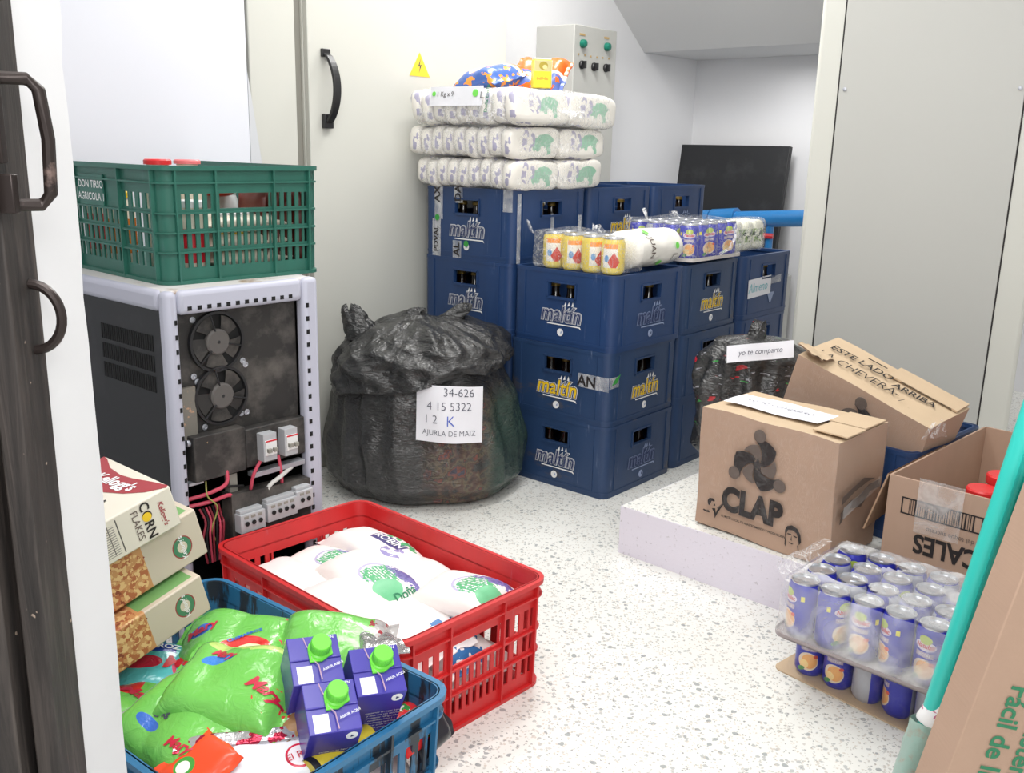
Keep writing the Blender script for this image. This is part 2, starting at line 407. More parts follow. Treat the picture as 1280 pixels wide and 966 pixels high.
n = len(prof); vs = [(x, y, z) for y in (-3.2, 1.3) for x, z in prof]
m.add(vs, [tuple(range(n)), tuple(range(2*n-1, n-1, -1))]+[(i, i+n, (i+1) % n+n, (i+1) % n) for i in range(n)], CEIL)
o = m.build('ceiling', smooth=0); place(o, uv(0, 0), RY); struct(o, 'sloping white underside of the stairs')
m = M(); m.box(-6.2, .75, -3.4, 1.3, 2.6, 2.7, CEIL); o = m.build('ceiling'); place(o, uv(0, 0), RY); struct(o)
m = M(); m.add([(2.1, -1.2, 1.62), (2.1, -3.1, 1.62), (1.5, -3.1, 2.06), (1.5, -1.2, 2.06), (2.1, -1.2, 1.8), (2.1, -3.1, 1.8)],
      [(0, 3, 2, 1), (0, 4, 3), (1, 2, 5), (3, 4, 5, 2), (0, 1, 5, 4)], CEIL); o = m.build('trim_1', smooth=0); place(o, uv(0, 0, -.03), RY); struct(o, 'thickened edge of the stair underside')
# reveal of the doorway the picture is taken through
m = M(); ed = []
for i in range(60):
    z = i*.045; d = .006*abs(noise.noise(Vector((0, 0, z*5))))+(.012*max(0, noise.noise(Vector((3, 0, z*9)))) if .75 < z < 1.2 else 0)
    ed.append((z, .962-d*1.4))
vs = []
for z, y in ed: vs += [(-.438, .862, z), (-.438-.002*noise.noise(Vector((z*8, 0, 0))), y, z), (-1.5, y, z), (-1.5, .862, z)]
fs = []
for i in range(len(ed)-1):
    for k in range(4): a = i*4+k; b = i*4+(k+1) % 4; fs.append((a, b, b+4, a+4))
m.add(vs, fs, WHITEWALL); struct(m.build('wall_front', smooth=0), 'white chipped end of the doorway wall')
# concrete plinth
m = M(); PLF = m_plinth(); m.box(0, 2.2, 0, 2.3, 0, .14, PLF); m.box(0.002, 2.199, .002, 2.299, .14, .1405, bpy.data.materials['terrazzo'])
o = m.build('plinth', bevel=.004); place(o, (.312, 2.5, 0), R(-42.3))
struct(tag(o, 'low white painted concrete plinth under the cardboard boxes', None))
# black wooden door leaf with its latch, left edge of the picture
WD = m_wood_dark(); IRON = plain('dark_iron', srgb(54, 46, 44), .35, .5, dirt=(30, .58, .7, srgb(130, 110, 104)))
d = bpy.data.objects.new('door_1', None); COL.objects.link(d); struct(d, 'black painted wooden door with iron latch')
m = M(); m.box(-1.1, -.462, .79, .845, 0, 2.4, WD); m.box(-.455, -.432, .805, .858, 0, 2.4, WD); m.box(-.4625, -.4545, .82, .845, 0, 2.4, GAP); m.build('door_leaf', d, bevel=.002)
lt = M()
lt.box(-.49, -.424, .78, .79, 1.04, 1.155, IRON)
lt.tube([(-.43, .80, 1.148), (-.405, .815, 1.148), (-.398, .82, 1.14), (-.395, .823, 1.1), (-.397, .823, 1.055), (-.404, .82, 1.046), (-.43, .80, 1.046)], .0055, IRON, 10)
lt.box(-.43, -.418, .79, .80, 1.08, 1.15, IRON); lt.box(-.43, -.412, .79, .80, 1.04, 1.072, IRON)
for z in (1.058, 1.125): lt.lathe([(.005, 0), (.005, .003), (.002, .005)], STEEL, 12, MX((-.452, .78, z), (1, 0, 0), (0, 0, 1)))
lt.build('latch', d, bevel=.0015)
rg = M(); rg.tube([(-.432+.026*math.cos(t), .84, .945+.03*math.sin(t)) for t in [(-PI/2+PI*i/16) for i in range(17)]], .0045, IRON, 10); rg.build('latch_ring', d)
m = M(); m.tube([(-.79, 2.2, 1.65), (-1.175, 2.3, 1.5), (-1.17, 2.3, 1.45), (-1.18, 2.3, 1.42)], .004, IRON, 8)

# ------------------------------------------------------------------ left beige cabinet
cab = thing('electrical_cabinet', 'tall pale beige cabinet with black handle and yellow warning triangle', 'cabinet', uv(.9, 0), RY)
m = M(); m.box(-.66, -.49, 0, .36, 0, 2.3, BEIGE); m.box(-.445, .508, .02, .36, 0, 2.3, BEIGE); m.box(-.49, -.445, .03, .36, 0, 2.3, SHADEGREY); m.build('body', cab, bevel=.004)
m = M(); m.box(-.445, .508, -.004, .018, .06, 2.28, BEIGE); dr = m.build('door', cab, bevel=.003)
m = M(); pts = [(-.38, -.008+(-.062)*math.sin(PI*t)**.55, 1.165+.225*t) for t in [i/20 for i in range(21)]]
for i in range(20):
    a, b = pts[i], pts[i+1]
    m.add([(a[0]-.013, a[1], a[2]), (a[0]+.013, a[1], a[2]), (a[0]+.013, a[1]+.012, a[2]), (a[0]-.013, a[1]+.012, a[2]), (b[0]-.013, b[1], b[2]), (b[0]+.013, b[1], b[2]), (b[0]+.013, b[1]+.012, b[2]), (b[0]-.013, b[1]+.012, b[2])],
          [(0, 1, 5, 4), (1, 2, 6, 5), (2, 3, 7, 6), (3, 0, 4, 7)], BLK)
m.box(-.398, -.362, -.022, -.004, 1.155, 1.2, BLK); m.box(-.396, -.364, -.016, -.004, 1.375, 1.4, BLK)
h = m.build('handle', dr, bevel=.002); h['label'] = 'curved black handle'
m = M(); X = MX((.042, -.0045, 1.345), (1, 0, 0), (0, 0, 1))
m.poly([(-.05, 0), (.05, 0), (0, .08)], .0008, plain('warning_yellow', srgb(240, 206, 60), .5), X)
m.poly([(.004, .06), (-.008, .033), (.001, .035), (-.004, .01), (.009, .04), (.0, .038)], .0012, INK, X)
o = m.build('warning_sign', dr); o['label'] = 'yellow triangle with a lightning bolt'

# white panel with slanting foot, standing before the cabinet
wp = thing('white_panel', 'large blank white panel standing behind the green crate', 'panel', uv(.805, -.735), RY+PI)
WPM = plain('white_laminate', srgb(228, 230, 238), .35)
m = M(); m.box(0, 1.25, -.02, 0, 0, 2.2, WPM); m.build('board', wp, bevel=.002)
m = M(); m.add([(-.001, -.015, 1.3), (-.001, .0, 1.3), (-.06, .0, .9), (-.06, -.015, .9), (-.001, -.015, .5), (-.001, .0, .5), (-.09, .0, .5), (-.09, -.015, .5)],
      [(0, 1, 2, 3), (3, 2, 6, 7), (0, 3, 7, 4), (1, 5, 6, 2), (4, 7, 6, 5), (0, 4, 5, 1)], plain('pale_grey_metal', srgb(206, 208, 212), .4)); m.build('side_brace', wp)
m = M(); m.tube([(1.13, .01, 1.75), (1.125, .01, 1.6), (1.12, .015, 1.5), (1.135, .01, 1.48)], .004, BLK, 8)
o = m.build('wire', wp); o['label'] = 'dark bent wire hanging over the panel'

# ------------------------------------------------------------------ wall control panel
cp = thing('control_panel', 'grey wall mounted control box with green buttons and black switches', 'control box', uv(1.3, 1.185), RY)
m = M(); m.box(0, .335, -.22, 0, .75, 1.655, BEIGE2); m.build('housing', cp, bevel=.004)
GB = plain('green_button', srgb(20, 120, 100), .3)
for x, z in ((.06, 1.575), (.25, 1.578)):
    m = M(); m.lathe([(.019, 0), (.019, .01), (.015, .02), (.0, .024)], GB, 16, MX((x, -.221, z), (1, 0, 0), (0, 0, 1))); m.box(x-.02, x+.02, -.222, -.2205, z+.035, z+.044, plain('tan_tag', srgb(190, 160, 110), .6)); m.build('push_button', cp)
for x, z in ((.06, 1.484), (.155, 1.482), (.25, 1.484)):
    m = M(); X = MX((x, -.221, z), (1, 0, 0), (0, 0, 1)); m.lathe([(.019, 0), (.019, .008), (.016, .012)], BLK, 16, X); m.box(-.005, .005, -.016, .016, .012, .026, BLK, X)
    for q in (-.025, .025): m.box(x+q-.005, x+q+.005, -.222, -.2205, z+.04, z+.048, bpy.data.materials['tan_tag'])
    m.build('selector_switch', cp)

# black panel, pipes and valve at the back
m = M(); m.box(0, .765, 0, .035, 0, .68, BLKP)
o = m.build('black_board', bevel=.004); place(o, tuple(uv(0, 2.66)), RY); Bp = uv(1.3, 2.66)
o.matrix_local = Matrix.Translation((Bp.x, Bp.y, 0)) @ Matrix.Rotation(R(-40), 4, 'Z') @ Matrix.Translation((-.10, -.20, .48)) @ Matrix.Rotation(R(0), 4, 'Y') @ Matrix.Rotation(R(-8), 4, 'X')
tag(o, 'large flat black board leaning against the white end wall', 'board')
m = M(); m.box(-.06, .72, -.32, -.06, 0, .46, BEIGE2); o = m.build('low_shelf', bevel=.004); o.matrix_local = Matrix.Translation((Bp.x, Bp.y, 0)) @ Matrix.Rotation(R(-40), 4, 'Z')
tag(o, 'low grey ledge behind the blue crates carrying the black board', 'ledge')
pw = thing('water_pipe', 'blue painted pipe run with couplings behind the crates', 'pipe', (Bp.x, Bp.y, 0), R(-40))
m = M(); y = -.45
m.tube([(0.02, y, .74), (.3, y, .755), (.6, y, .775), (1.0, y, .805)], .042, PIPE, 16); m.build('pipe', pw)
m = M(); m.tube([(.135, y, .747), (.165, y, .749)], .085, PIPE, 20); m.tube([(.165, y, .749), (.185, y, .75)], .055, PIPE, 20); m.build('flange', pw)
for a, b in ((.25, .30), (.36, .41)):
    m = M(); m.tube([(a, y, .753), (b, y, .757)], .056, PIPE, 18); m.build('coupling', pw)
m = M(); m.tube([(.42, y, .758), (.56, y, .772)], .060, PIPE, 18); m.tube([(.49, y, .765), (.49, y, .68)], .036, PIPE, 14); m.tube([(.49, y, .69), (.49, y, .675)], .044, PIPE, 14); m.build('tee', pw)
m = M(); m.tube([(.49, y, .68), (.49, y, .05)], .03, PIPE, 14); m.build('riser', pw)
m = M(); m.tube([(.78, y-.02, .7), (.73, y-.03, .7), (.69, y-.035, .68), (.675, y-.035, .56)], [.014, .014, .016, .012], plain('red_valve_paint', srgb(190, 40, 50), .35), 10); o = m.build('valve_handle', pw); o['label'] = 'red lever handle'
m = M(); m.tube([(.75, y, .8), (.75, y, .0)], .02, PIPE, 12); m.lathe([(.03, 0), (.035, .02), (.03, .05)], STEEL, 14, Matrix.Translation((.75, y, .45))); m.build('valve_body', pw)

# ------------------------------------------------------------------ right cabinet
rc = thing('metal_cabinet', 'tall grey beige cabinet with screwed side panel behind the cardboard boxes', 'cabinet', (.97, 3.1, .141), R(-25))
m = M(); m.box(-.045, .63, 0, .5, 0, 2.2, BEIGE); m.build('frame', rc, bevel=.012, seg=3)
m = M(); m.box(.028, .542, -.004, .01, .03, 2.18, BEIGE2); m.build('side_panel', rc, bevel=.0015)
m = M()
for x in (.0255, .5445): m.box(x-.0022, x+.0022, -.001, .005, .02, 2.18, GAP)
m.build('seam', rc, smooth=0)
for x in (.045, .529):
    m = M(); m.lathe([(.006, 0), (.006, .003), (.003, .004)], STEEL, 12, MX((x, -.004, 1.164), (1, 0, 0), (0, 0, 1))); m.build('screw', rc)
dd = thing('hanging_dark_object', 'dark object hanging at the ceiling beside the grey cabinet', 'lamp', (1.315, 4.0, -.10), 0)  # unidentified dark hanging object, given a round body and cord
m = M(); m.lathe([(.0, 1.70), (.04, 1.705), (.085, 1.75), (.10, 1.82), (.11, 1.95), (.10, 2.02), (.0, 2.03)], BLK, 20); m.build('dark_body', dd)
m = M(); m.tube([(0, 0, 2.0), (0, 0, 2.22)], .012, BLK, 8); m.build('cord', dd)

# ------------------------------------------------------------------ crates
def ring(m, L, Wd, r, t, z0s, mat, xs=None, ys=None, hole=None, taper=0, H=1, off=0):
    """wall of a rounded rectangular tub: outer and inner skins with holes cut cell by cell"""
    xs = xs or [0, 1]; ys = ys or [0, 1]
    path = []; cells = []
    def side(p, d, nrm, ln, cuts, sid):
        for k, c in enumerate(cuts):
            path.append((p[0]+d[0]*ln*c, p[1]+d[1]*ln*c, nrm[0], nrm[1]))
            cells.append((sid, k) if k < len(cuts)-1 else None)
    def cor(cx, cy, a0):
        for k in range(1, 4): a = R(a0+90*k/4); path.append((cx+r*math.cos(a), cy+r*math.sin(a), math.cos(a), math.sin(a))); cells.append(None)
    side((r, 0), (1, 0), (0, -1), L-2*r, xs, 0); cor(L-r, r, -90)
    side((L, r), (0, 1), (1, 0), Wd-2*r, ys, 1); cor(L-r, Wd-r, 0)
    side((L-r, Wd), (-1, 0), (0, 1), L-2*r, xs, 2); cor(r, Wd-r, 90)
    side((0, Wd-r), (0, -1), (-1, 0), Wd-2*r, ys, 3); cor(r, r, 180)
    n = len(path); nz = len(z0s); vs = []
    for o in (off, off-t):
        for z in z0s:
            k = 1-taper*(1-z/H)
            for x, y, nx, ny in path: vs.append(((x+nx*o-L/2)*k+L/2, (y+ny*o-Wd/2)*k+Wd/2, z))
    N = n*nz; fs = []
    def solid(i, j):
        if j < 0 or j >= nz-1: return False
        c = cells[i % n]; return not (c and hole and hole(c[0], c[1], j))
    for j in range(nz-1):
        for i in range(n):
            if not solid(i, j): continue
            a = j*n+i; b = j*n+(i+1) % n
            fs.append((a, b, b+n, a+n)); fs.append((N+a, N+a+n, N+b+n, N+b))
            if not solid(i, j-1): fs.append((b, a, N+a, N+b))
            if not solid(i, j+1): fs.append((a+n, b+n, N+b+n, N+a+n))
            if not solid(i-1, j): fs.append((a, a+n, N+a+n, N+a))
            if not solid(i+1, j): fs.append((b+n, b, N+b, N+b+n))
    m.add(vs, fs, mat)
def slots(n, s=.5, pad=0):
    """alternating solid / slot cuts in 0..1"""
    out = [0]; w = (1-2*pad)/n
    for i in range(n): a = pad+w*(i+.5-s/2); out += [a, a+w*s]
    return out+[1]

LOGO_L, LOGO_N = {}, {}
def malt_logo(yellow, faint=False):
    """wordmark with outline and small round badge, one mesh each, facing +Z in its own plane"""
    m = M()
    out = WHITEINK if not faint else DIMINK
    text(m, 'maltín', .072, out, Matrix(), bold=.065 if yellow else .055, shear=.18, sx=.92, lift=.0004)
    if yellow: text(m, 'maltín', .072, NAVY, Matrix(), bold=.04, shear=.18, sx=.92, lift=.0009)
    text(m, 'maltín', .072, YEL if yellow else NAVY, Matrix(), bold=.012 if yellow else .03, shear=.18, sx=.92, lift=.0014)
    if not yellow: text(m, 'maltín', .072, out, Matrix(), bold=.006, shear=.18, sx=.92, lift=.0018); text(m, 'maltín', .072, NAVY, Matrix(), bold=-.004, shear=.18, sx=.92, lift=.0022)
    m.poly([(-.055, -.031), (.078, -.031), (.083, -.04), (.074, -.035), (-.055, -.0345)], .0006, out)
    for x, a in ((.012, .5), (.026, .2), (.042, -.1)): m.poly([(x, .03), (x+.009, .032), (x+.006+a*.004, .045)], .0006, out)
    m.poly(arc(0, -.058, .0125, 0, 360, 18)[:-1], .0008, out); m.poly([(.001, -.062), (.007, -.06), (.006, -.052), (.002, -.056)], .0012, DIMINK if not faint else NAVY)
    return m
def crate_body(mat):
    m = M(); L = .413; H = .243
    c = .105/2/(L-.06)
    xs = [0, .5-c, .5+c, 1]; zs = [0, .156, .200, H]
    ring(m, L, L, .03, .010, zs, mat, xs, xs, lambda s, i, j: i == 1 and j == 1, H=H)
    ring(m, L, L, .03, .004, [.0, .01], mat, off=-.002)
    ring(m, L, L, .03, .016, [H-.012, H], mat, off=.0015)
    ring(m, L, L, .03, .014, [0.012, .02], mat, off=.0015)
    m.box(.02, L-.02, .02, L-.02, .004, .012, mat)
    for (x, y, ax) in ((L/2, 0, 0), (0, L/2, 1), (L/2, L, 0), (L, L/2, 1)):
        for a0, a1, z0, z1 in ((-.06, .06, .148, .155), (-.058, .058, .201, .207), (-.06, -.054, .152, .204), (.054, .06, .152, .204)):
            if ax == 0: m.box(x+a0, x+a1, y-.004 if y == 0 else y-.012, y+.012 if y == 0 else y+.004, z0, z1, mat)
            else: m.box(x-.004 if x == 0 else x-.012, x+.012 if x == 0 else x+.004, y+a0, y+a1, z0, z1, mat)
    for (x, y) in ((.052, 0), (L-.052, 0), (0, .052), (0, L-.052)):
        m.box(x-.003 if y == 0 else -.0025, x+.003 if y == 0 else .002, y-.003 if x == 0 else -.0025, y+.003 if x == 0 else .002, .02, H-.012, mat)
    return m
cr_me = {}
for k, mt in (('a', MALT), ('b', MALTD)):
    o = crate_body(mt).build('body'); cr_me[k] = o.data; bpy.data.objects.remove(o)
lg_me = {}
for k, (yv, fv) in (('y', (True, False)), ('w', (False, False)), ('f', (False, True))):
    o = malt_logo(yv, fv).build('printed_logo', smooth=0); lg_me[k] = o.data; bpy.data.objects.remove(o)
def malt_crate(i, j, l, label, left=None, right=None, mk='a', jig=(0, 0, 0), group='blue bottle crates in the stack'):
    t = thing('bottle_crate', label, 'crate', uv(i*.415+jig[0]+(.0), j*.424+jig[1], l*.2432), RY+jig[2], group=group)
    b = bpy.data.objects.new('body', cr_me[mk]); COL.objects.link(b); b.parent = t
    L = .413
    if right:
        o = bpy.data.objects.new('printed_logo', lg_me[right]); COL.objects.link(o); o.parent = t; o.matrix_local = MX((L/2+.005, -.0012, .100), (1, 0, 0), (0, 0, 1))
    if left:
        o = bpy.data.objects.new('printed_logo', lg_me[left]); COL.objects.link(o); o.parent = t; o.matrix_local = MX((-.0012, L/2-.0, .100), (0, -1, 0), (0, 0, 1))
    return t
crates = {}
row = {0: 'bottom', 1: 'second', 2: 'third', 3: 'top'}
crates[0, 0, 0] = malt_crate(0, 0, 0, 'blue bottle crate on the floor at the near corner of the stack', 'w', 'f', 'b')
crates[0, 0, 1] = malt_crate(0, 0, 1, 'grimy blue bottle crate with yellow lettering at the near corner, middle of three', 'y', 'y', 'b', (.0, .0, R(.6)))
crates[0, 0, 2] = malt_crate(0, 0, 2, 'blue bottle crate carrying the yellow tins at the near corner', 'w', 'f', 'a', (-.004, 0, R(-.5)))
crates[0, 1, 0] = malt_crate(0, 1, 0, 'bottom blue crate, second along the right side of the stack', None, 'f', 'b', (.004, .004, 0))
crates[0, 1, 1] = malt_crate(0, 1, 1, 'middle blue crate behind the small black bag', None, 'w', 'b', (0, .004, R(.4)))
crates[0, 1, 2] = malt_crate(0, 1, 2, 'blue crate with yellow lettering under the shrink wrapped purple cans', None, 'y', 'b', (.004, 0, R(.5)))
crates[0, 2, 0] = malt_crate(0, 2, 0, 'bottom blue crate at the far right end of the stack', None, 'w', 'a')
crates[0, 2, 1] = malt_crate(0, 2, 1, 'middle blue crate at the far right, below the one with a taped paper', None, 'w', 'a', (0, .006, 0))
crates[0, 2, 2] = malt_crate(0, 2, 2, 'blue crate with a white paper taped over its logo', None, None, 'a', (.0, .012, 0))
crates[1, 0, 0] = malt_crate(1, 0, 0, 'bottom blue crate hidden behind the big black sack', 'w', None, 'a')
crates[1, 0, 1] = malt_crate(1, 0, 1, 'second blue crate up, behind the big black sack', 'w', None, 'a')
crates[1, 0, 2] = malt_crate(1, 0, 2, 'third blue crate up at the far left of the stack, above the black sack', 'w', None, 'a', (.004, 0, 0))
crates[1, 0, 3] = malt_crate(1, 0, 3, 'topmost blue crate with printed tape under the flour bales', 'w', None, 'a')
for l in range(3):
    crates[1, 1, l] = malt_crate(1, 1, l, 'blue crate in the back row, %s layer, second from the front' % row[l], None, None, 'a')
    crates[1, 2, l] = malt_crate(1, 2, l, 'blue crate in the back row, %s layer, third from the front' % row[l], None, None, 'a')
crates[1, 1, 3] = malt_crate(1, 1, 3, 'top blue crate with yellow lettering in the back row beside the flour bales', None, 'y', 'a', (0, .012, 0))
crates[1, 2, 3] = malt_crate(1, 2, 3, 'rearmost top blue crate in front of the black board', None, 'f', 'a', (.01, .04, 0))
# taped paper on the far crate, printed tape on the near top crate
c = crates[0, 2, 2]; m = M(); X = MX((.12, -.003, .12), (1, 0, .03), (-.03, 0, 1)); m.box(-.08, .11, -.036, .036, 0, .001, PAPER, X); text(m, 'Almeno', .05, plain('teal_ink', srgb(120, 190, 200), .6), X, lift=.002, shear=.2)
m.box(.11, .2, .0, .03, 0, .001, TAPE, X); m.build('taped_paper', c, smooth=0)
m = M(); m.poly([(.24, .04), (.3, .04), (.275, -.0), (.265, -.0)], .0008, DIMINK, MX((-.03, -.0015, .05), (1, 0, 0), (0, 0, 1))); m.build('torn_sticker', c, smooth=0)
c = crates[1, 0, 3]
for y0, z0, z1 in ((.34, .13, .243), (.35, .0, .13), (.245, .19, .243), (.25, .0, .06), (.02, .17, .243)):
    m = M(); m.box(-.003, -.002, y0-.02, y0+.02, z0, z1, TAPE); m.build('packing_tape', c, smooth=0)
m = M()
text(m, 'PDVAL', .03, INKK, MX((-.0035, .35, .06), (0, 0, 1), (0, 1, 0)), bold=.02); text(m, 'DA', .04, INKK, MX((-.0035, .245, .222), (0, 0, 1), (0, 1, 0)), bold=.02); text(m, 'AL', .04, INKK, MX((-.0035, .25, .03), (0, 0, 1), (0, 1, 0)), bold=.02)
text(m, 'AX', .04, INKK, MX((-.0035, .345, .215), (0, 0, 1), (0, 1, 0)), bold=.02)
for y0, z in ((.345, .135), (.205, .052)): m.poly(arc(0, 0, .011, 0, 360, 10)[:-1], .001, plain('green_leaf_print', srgb(50, 150, 60), .5), MX((-.004, y0, z), (0, -1, 0), (0, 0, 1)))
m.build('tape_printing', c, smooth=0)
m = M()
for x0, z0, z1 in ((.02, .0, .23), (.36, .0, .15), (.20, .08, .16)): m.box(x0, x0+.018, -.004, -.003, z0, z1, TAPE)
m.build('packing_tape', c, smooth=0)
c = crates[0, 0, 1]; m = M(); m.box(-.0028, -.002, .0, .12, .12, .165, TAPE); text(m, 'AN', .05, INKK, MX((-.004, .085, .14), (0, -1, 0), (0, 0, 1)), bold=.02)
m.box(-.001, .05, -.0032, -.0022, .13, .165, TAPE); m.poly([(0, 0), (.03, .005), (.045, .03), (.02, .02)], .0008, bpy.data.materials['green_leaf_print'], MX((.01, -.0035, .14), (1, 0, 0), (0, 0, 1))); m.build('packing_tape', c, smooth=0)
# malt bottles glimpsed through the hand holes
bt = M(); bt.lathe([(.0, 0), (.028, .0), (.03, .006), (.03, .09), (.026, .115), (.014, .145), (.0125, .172)], GLASSB, 16); bm = bt.build('glass', smooth=60)
bc = M(); bc.lathe([(.0145, .170), (.0155, .172), (.0135, .182), (.0, .183)], plain('dull_gold', srgb(120, 98, 40), .4, .3), 16)
b0 = thing('malt_bottle', 'dark malt bottle with yellow cap glimpsed through a crate hand hole', 'bottle', group='malt bottles inside the blue crates'); bm.parent = b0; cc = bc.build('cap', b0)
bm['label'] = 'dark brown glass'; used = False
def put(o, M4): o.matrix_local = M4
for (i, j, l), t in crates.items():
    T = t.matrix_local.copy(); ps = []
    if i == 0 or l == 3: ps += [(.145, .05), (.207, .05), (.27, .05)]
    if j == 0: ps += [(.05, .145), (.05, .207), (.05, .27)]
    if i == 1 and l < 3: ps = [p for p in ps if j == 0]
    if i == 0 or l == 3: ps += [(.176, .115), (.238, .115)]
    if j == 0 and not (i == 1 and l == 3): ps += [(.115, .176), (.115, .238)]
    for p in ps:
        X = T @ Matrix.Translation((p[0], p[1], .0125))
        if not used: b0.matrix_local = X; used = True
        else: dup(b0, X)

# red crate (flour), blue crate (groceries), green crate (jars)
def produce_crate(name, label, loc, rz, L, Wd, H, mat, taper, nrow, group=None, wide=(7, 3), bandm=None):
    t = thing(name, label, 'crate', loc, rz)
    m = M(); r = .03
    # along the long side: post | slots | post | handle zone | post | slots | post
    def cuts(ln, nn):
        e = .06/ln; a = slots(nn[1], .50); b = slots(nn[0], .50); out = []
        spans = [(0.03, .27, a), (.27+.03, .70, b), (.73, .97, a)]; hole_i = set(); mid = set()
        out.append(0.)
        for k, (s0, s1, q) in enumerate(spans):
            for n_, x in enumerate(q):
                xx = s0+(s1-s0)*x
                if abs(xx-out[-1]) > 1e-6: out.append(xx)
                if n_ % 2 == 1: hole_i.add(len(out)-1)
                if k == 1 and 0 < n_ < len(q)-2: mid.add(len(out)-1)
        out.append(1.)
        return out, hole_i, mid
    xs, hx, mx = cuts(L, wide); ys, hy, my = cuts(Wd, (wide[0], wide[1]))
    zb = .035; zt = H-.05; zs = [0, zb]; slotz = set()
    rowh = (zt-zb)/nrow
    for k in range(nrow):
        z1 = zb+rowh*(k+1); zs += [z1-.009, z1] ; slotz.add(len(zs)-3)
    zs += [H-.035, H]; top = max(slotz)
    def hole(s, i, j):
        hs, md = (hx, mx) if s in (0, 2) else (hy, my)
        if j == top and i in md and s in (0, 2): return True
        if j == top and i in md: return False
        return j in slotz and i in hs
    ring(m, L, Wd, r, .004, zs, mat, xs, ys, hole, taper, H)
    bm_ = mat
    ring(m, L, Wd, r, .012, [H-.010, H-.004, H], bandm or mat, taper=taper, H=H, off=.010)
    ring(m, L, Wd, r, .012, [H-.038, H-.034], mat, taper=taper, H=H, off=.008)
    ring(m, L, Wd, r, .01, [0, .008], mat, taper=taper, H=H, off=.008)
    for k in range(nrow-1): z1 = zb+rowh*(k+1); ring(m, L, Wd, r, .010, [z1-.010, z1-.006], mat, taper=taper, H=H, off=.006)
    kk = lambda z: 1-taper*(1-z/H)
    for f_ in (.0, .28, .715, 1.0):
        for (s, ln) in ((0, L), (1, Wd), (2, L), (3, Wd)):
            a = r+(ln-2*r)*f_
            p0 = {0: (a, 0), 1: (L, a), 2: (a, Wd), 3: (0, a)}[s]; nr = {0: (0, -1), 1: (1, 0), 2: (0, 1), 3: (-1, 0)}[s]
            tx, ty = abs(nr[1])*.0022, abs(nr[0])*.0022; vs = []
            for z in (.004, H-.006):
                q = kk(z)
                for d0, d1 in ((-.002, .009),):
                    for sx_ in (-1, 1):
                        for dd_ in (d0, d1): vs.append(((p0[0]+nr[0]*dd_-L/2)*q+L/2+tx*sx_, (p0[1]+nr[1]*dd_-Wd/2)*q+Wd/2+ty*sx_, z))
            m.add(vs, [(0, 1, 3, 2), (4, 6, 7, 5), (0, 4, 5, 1), (2, 3, 7, 6), (1, 5, 7, 3), (0, 2, 6, 4)], mat)
    q = kk(.006); m.box(L/2-(L/2-.02)*q, L/2+(L/2-.02)*q, Wd/2-(Wd/2-.02)*q, Wd/2+(Wd/2-.02)*q, .004, .010, mat)
    m.build('basket', t, smooth=30)
    return t
# red: origin = its near corner hidden by the blue crate ; local x along the short end, y along the length
RZ = R(47.2)
redc = produce_crate('produce_crate', 'red slatted plastic crate filled with flour bags', (.078-.398*math.cos(RZ), 1.818-.398*math.sin(RZ), 0), RZ, .398, .612, .243, RED, .02, 3)
BZ = R(52)
bluc = produce_crate('produce_crate', 'blue plastic crate full of green bags and cartons in the foreground', (-.088-.40*math.cos(BZ)*1.0, 1.306-.40*math.sin(BZ), 0), BZ, .40, .60, .292, TEALC, .05, 3, bandm=BLUEC)
GZ = R(47.5)
grnc = produce_crate('produce_crate', 'green slatted plastic crate of jars on top of the power unit', (-.745, 2.022, .8005), GZ, .40, .60, .252, GREEN, .015, 4, wide=(8, 4))
m = M(); X = MX((-.004, .32, .19), (0, -1, 0), (0, 0, 1)); m.box(-.06, .06, -.035, .035, -.003, .001, GREEN, X); text(m, 'DON TIRSO', .024, WHITEINK, X @ Matrix.Translation((0, .012, .0)), lift=.0015, bold=.01); text(m, 'AGRICOLA 1', .024, WHITEINK, X @ Matrix.Translation((0, -.016, .0)), lift=.0015, bold=.01)
m.build('printed_plate', grnc, smooth=0)

# ------------------------------------------------------------------ power unit (UPS) with its cover off
ups = thing('power_unit', 'open pale grey power cabinet with two dusty fans under the green crate', 'power unit', (-.717, 1.93, 0), R(50))
UW, UD, UH = .395, .62, .80
m = M()
# front frame: four members around the opening, rounded top
for x0, x1, z0, z1 in ((0, .030, .0, .80), (.350, UW, .0, .80), (.030, .350, .748, .80), (.030, .350, 0, .10)): m.box(x0, x1, 0, .035, z0, z1, LAV)
m.box(0, UW, UD-.03, UD, 0, .8, LAV); m.box(0, .03, .035, UD-.03, .755, .8, LAV); m.box(UW-.03, UW, .035, UD-.03, .755, .8, LAV)
m.box(0, .03, .035, UD-.03, 0, .05, LAV); m.box(UW-.03, UW, .035, UD-.03, 0, .05, LAV)
m.build('frame', ups, bevel=.012, seg=3)
m = M(); m.box(.012, UW-.012, .012, UD-.012, .785, .8003, LAVTOP); m.build('top_panel', ups, bevel=.004)
m = M(); m.box(.006, .014, .035, UD-.03, .05, .757, BLKP); m.box(UW-.014, UW-.006, .035, UD-.03, .05, .757, BLKP)
m.box(.014, UW-.014, UD-.05, UD-.04, .05, .757, DARK); m.box(.014, UW-.014, .04, UD-.04, .04, .05, DARK)
for row_, z in ((0, .70), (1, .655), (2, .61)):
    for k in range(24): m.box(.0045, .0062, .07+k*.0095, .0745+k*.0095, z-.035, z, DARK)
m.build('side_panel', ups, smooth=0)
m = M()
for k in range(12): m.box(.05+k*.0235, .06+k*.0235, -.0006, .001, .757, .766, DARK)
for k in range(21): m.box(.018, .024, -.0006, .001, .10+k*.0315, .11+k*.0315, DARK); m.box(.357, .365, -.0006, .001, .10+k*.0315, .111+k*.0315, DARK)
m.box(.03, .35, .035, .04, .37, .748, BLKD); m.build('back_plate', ups)
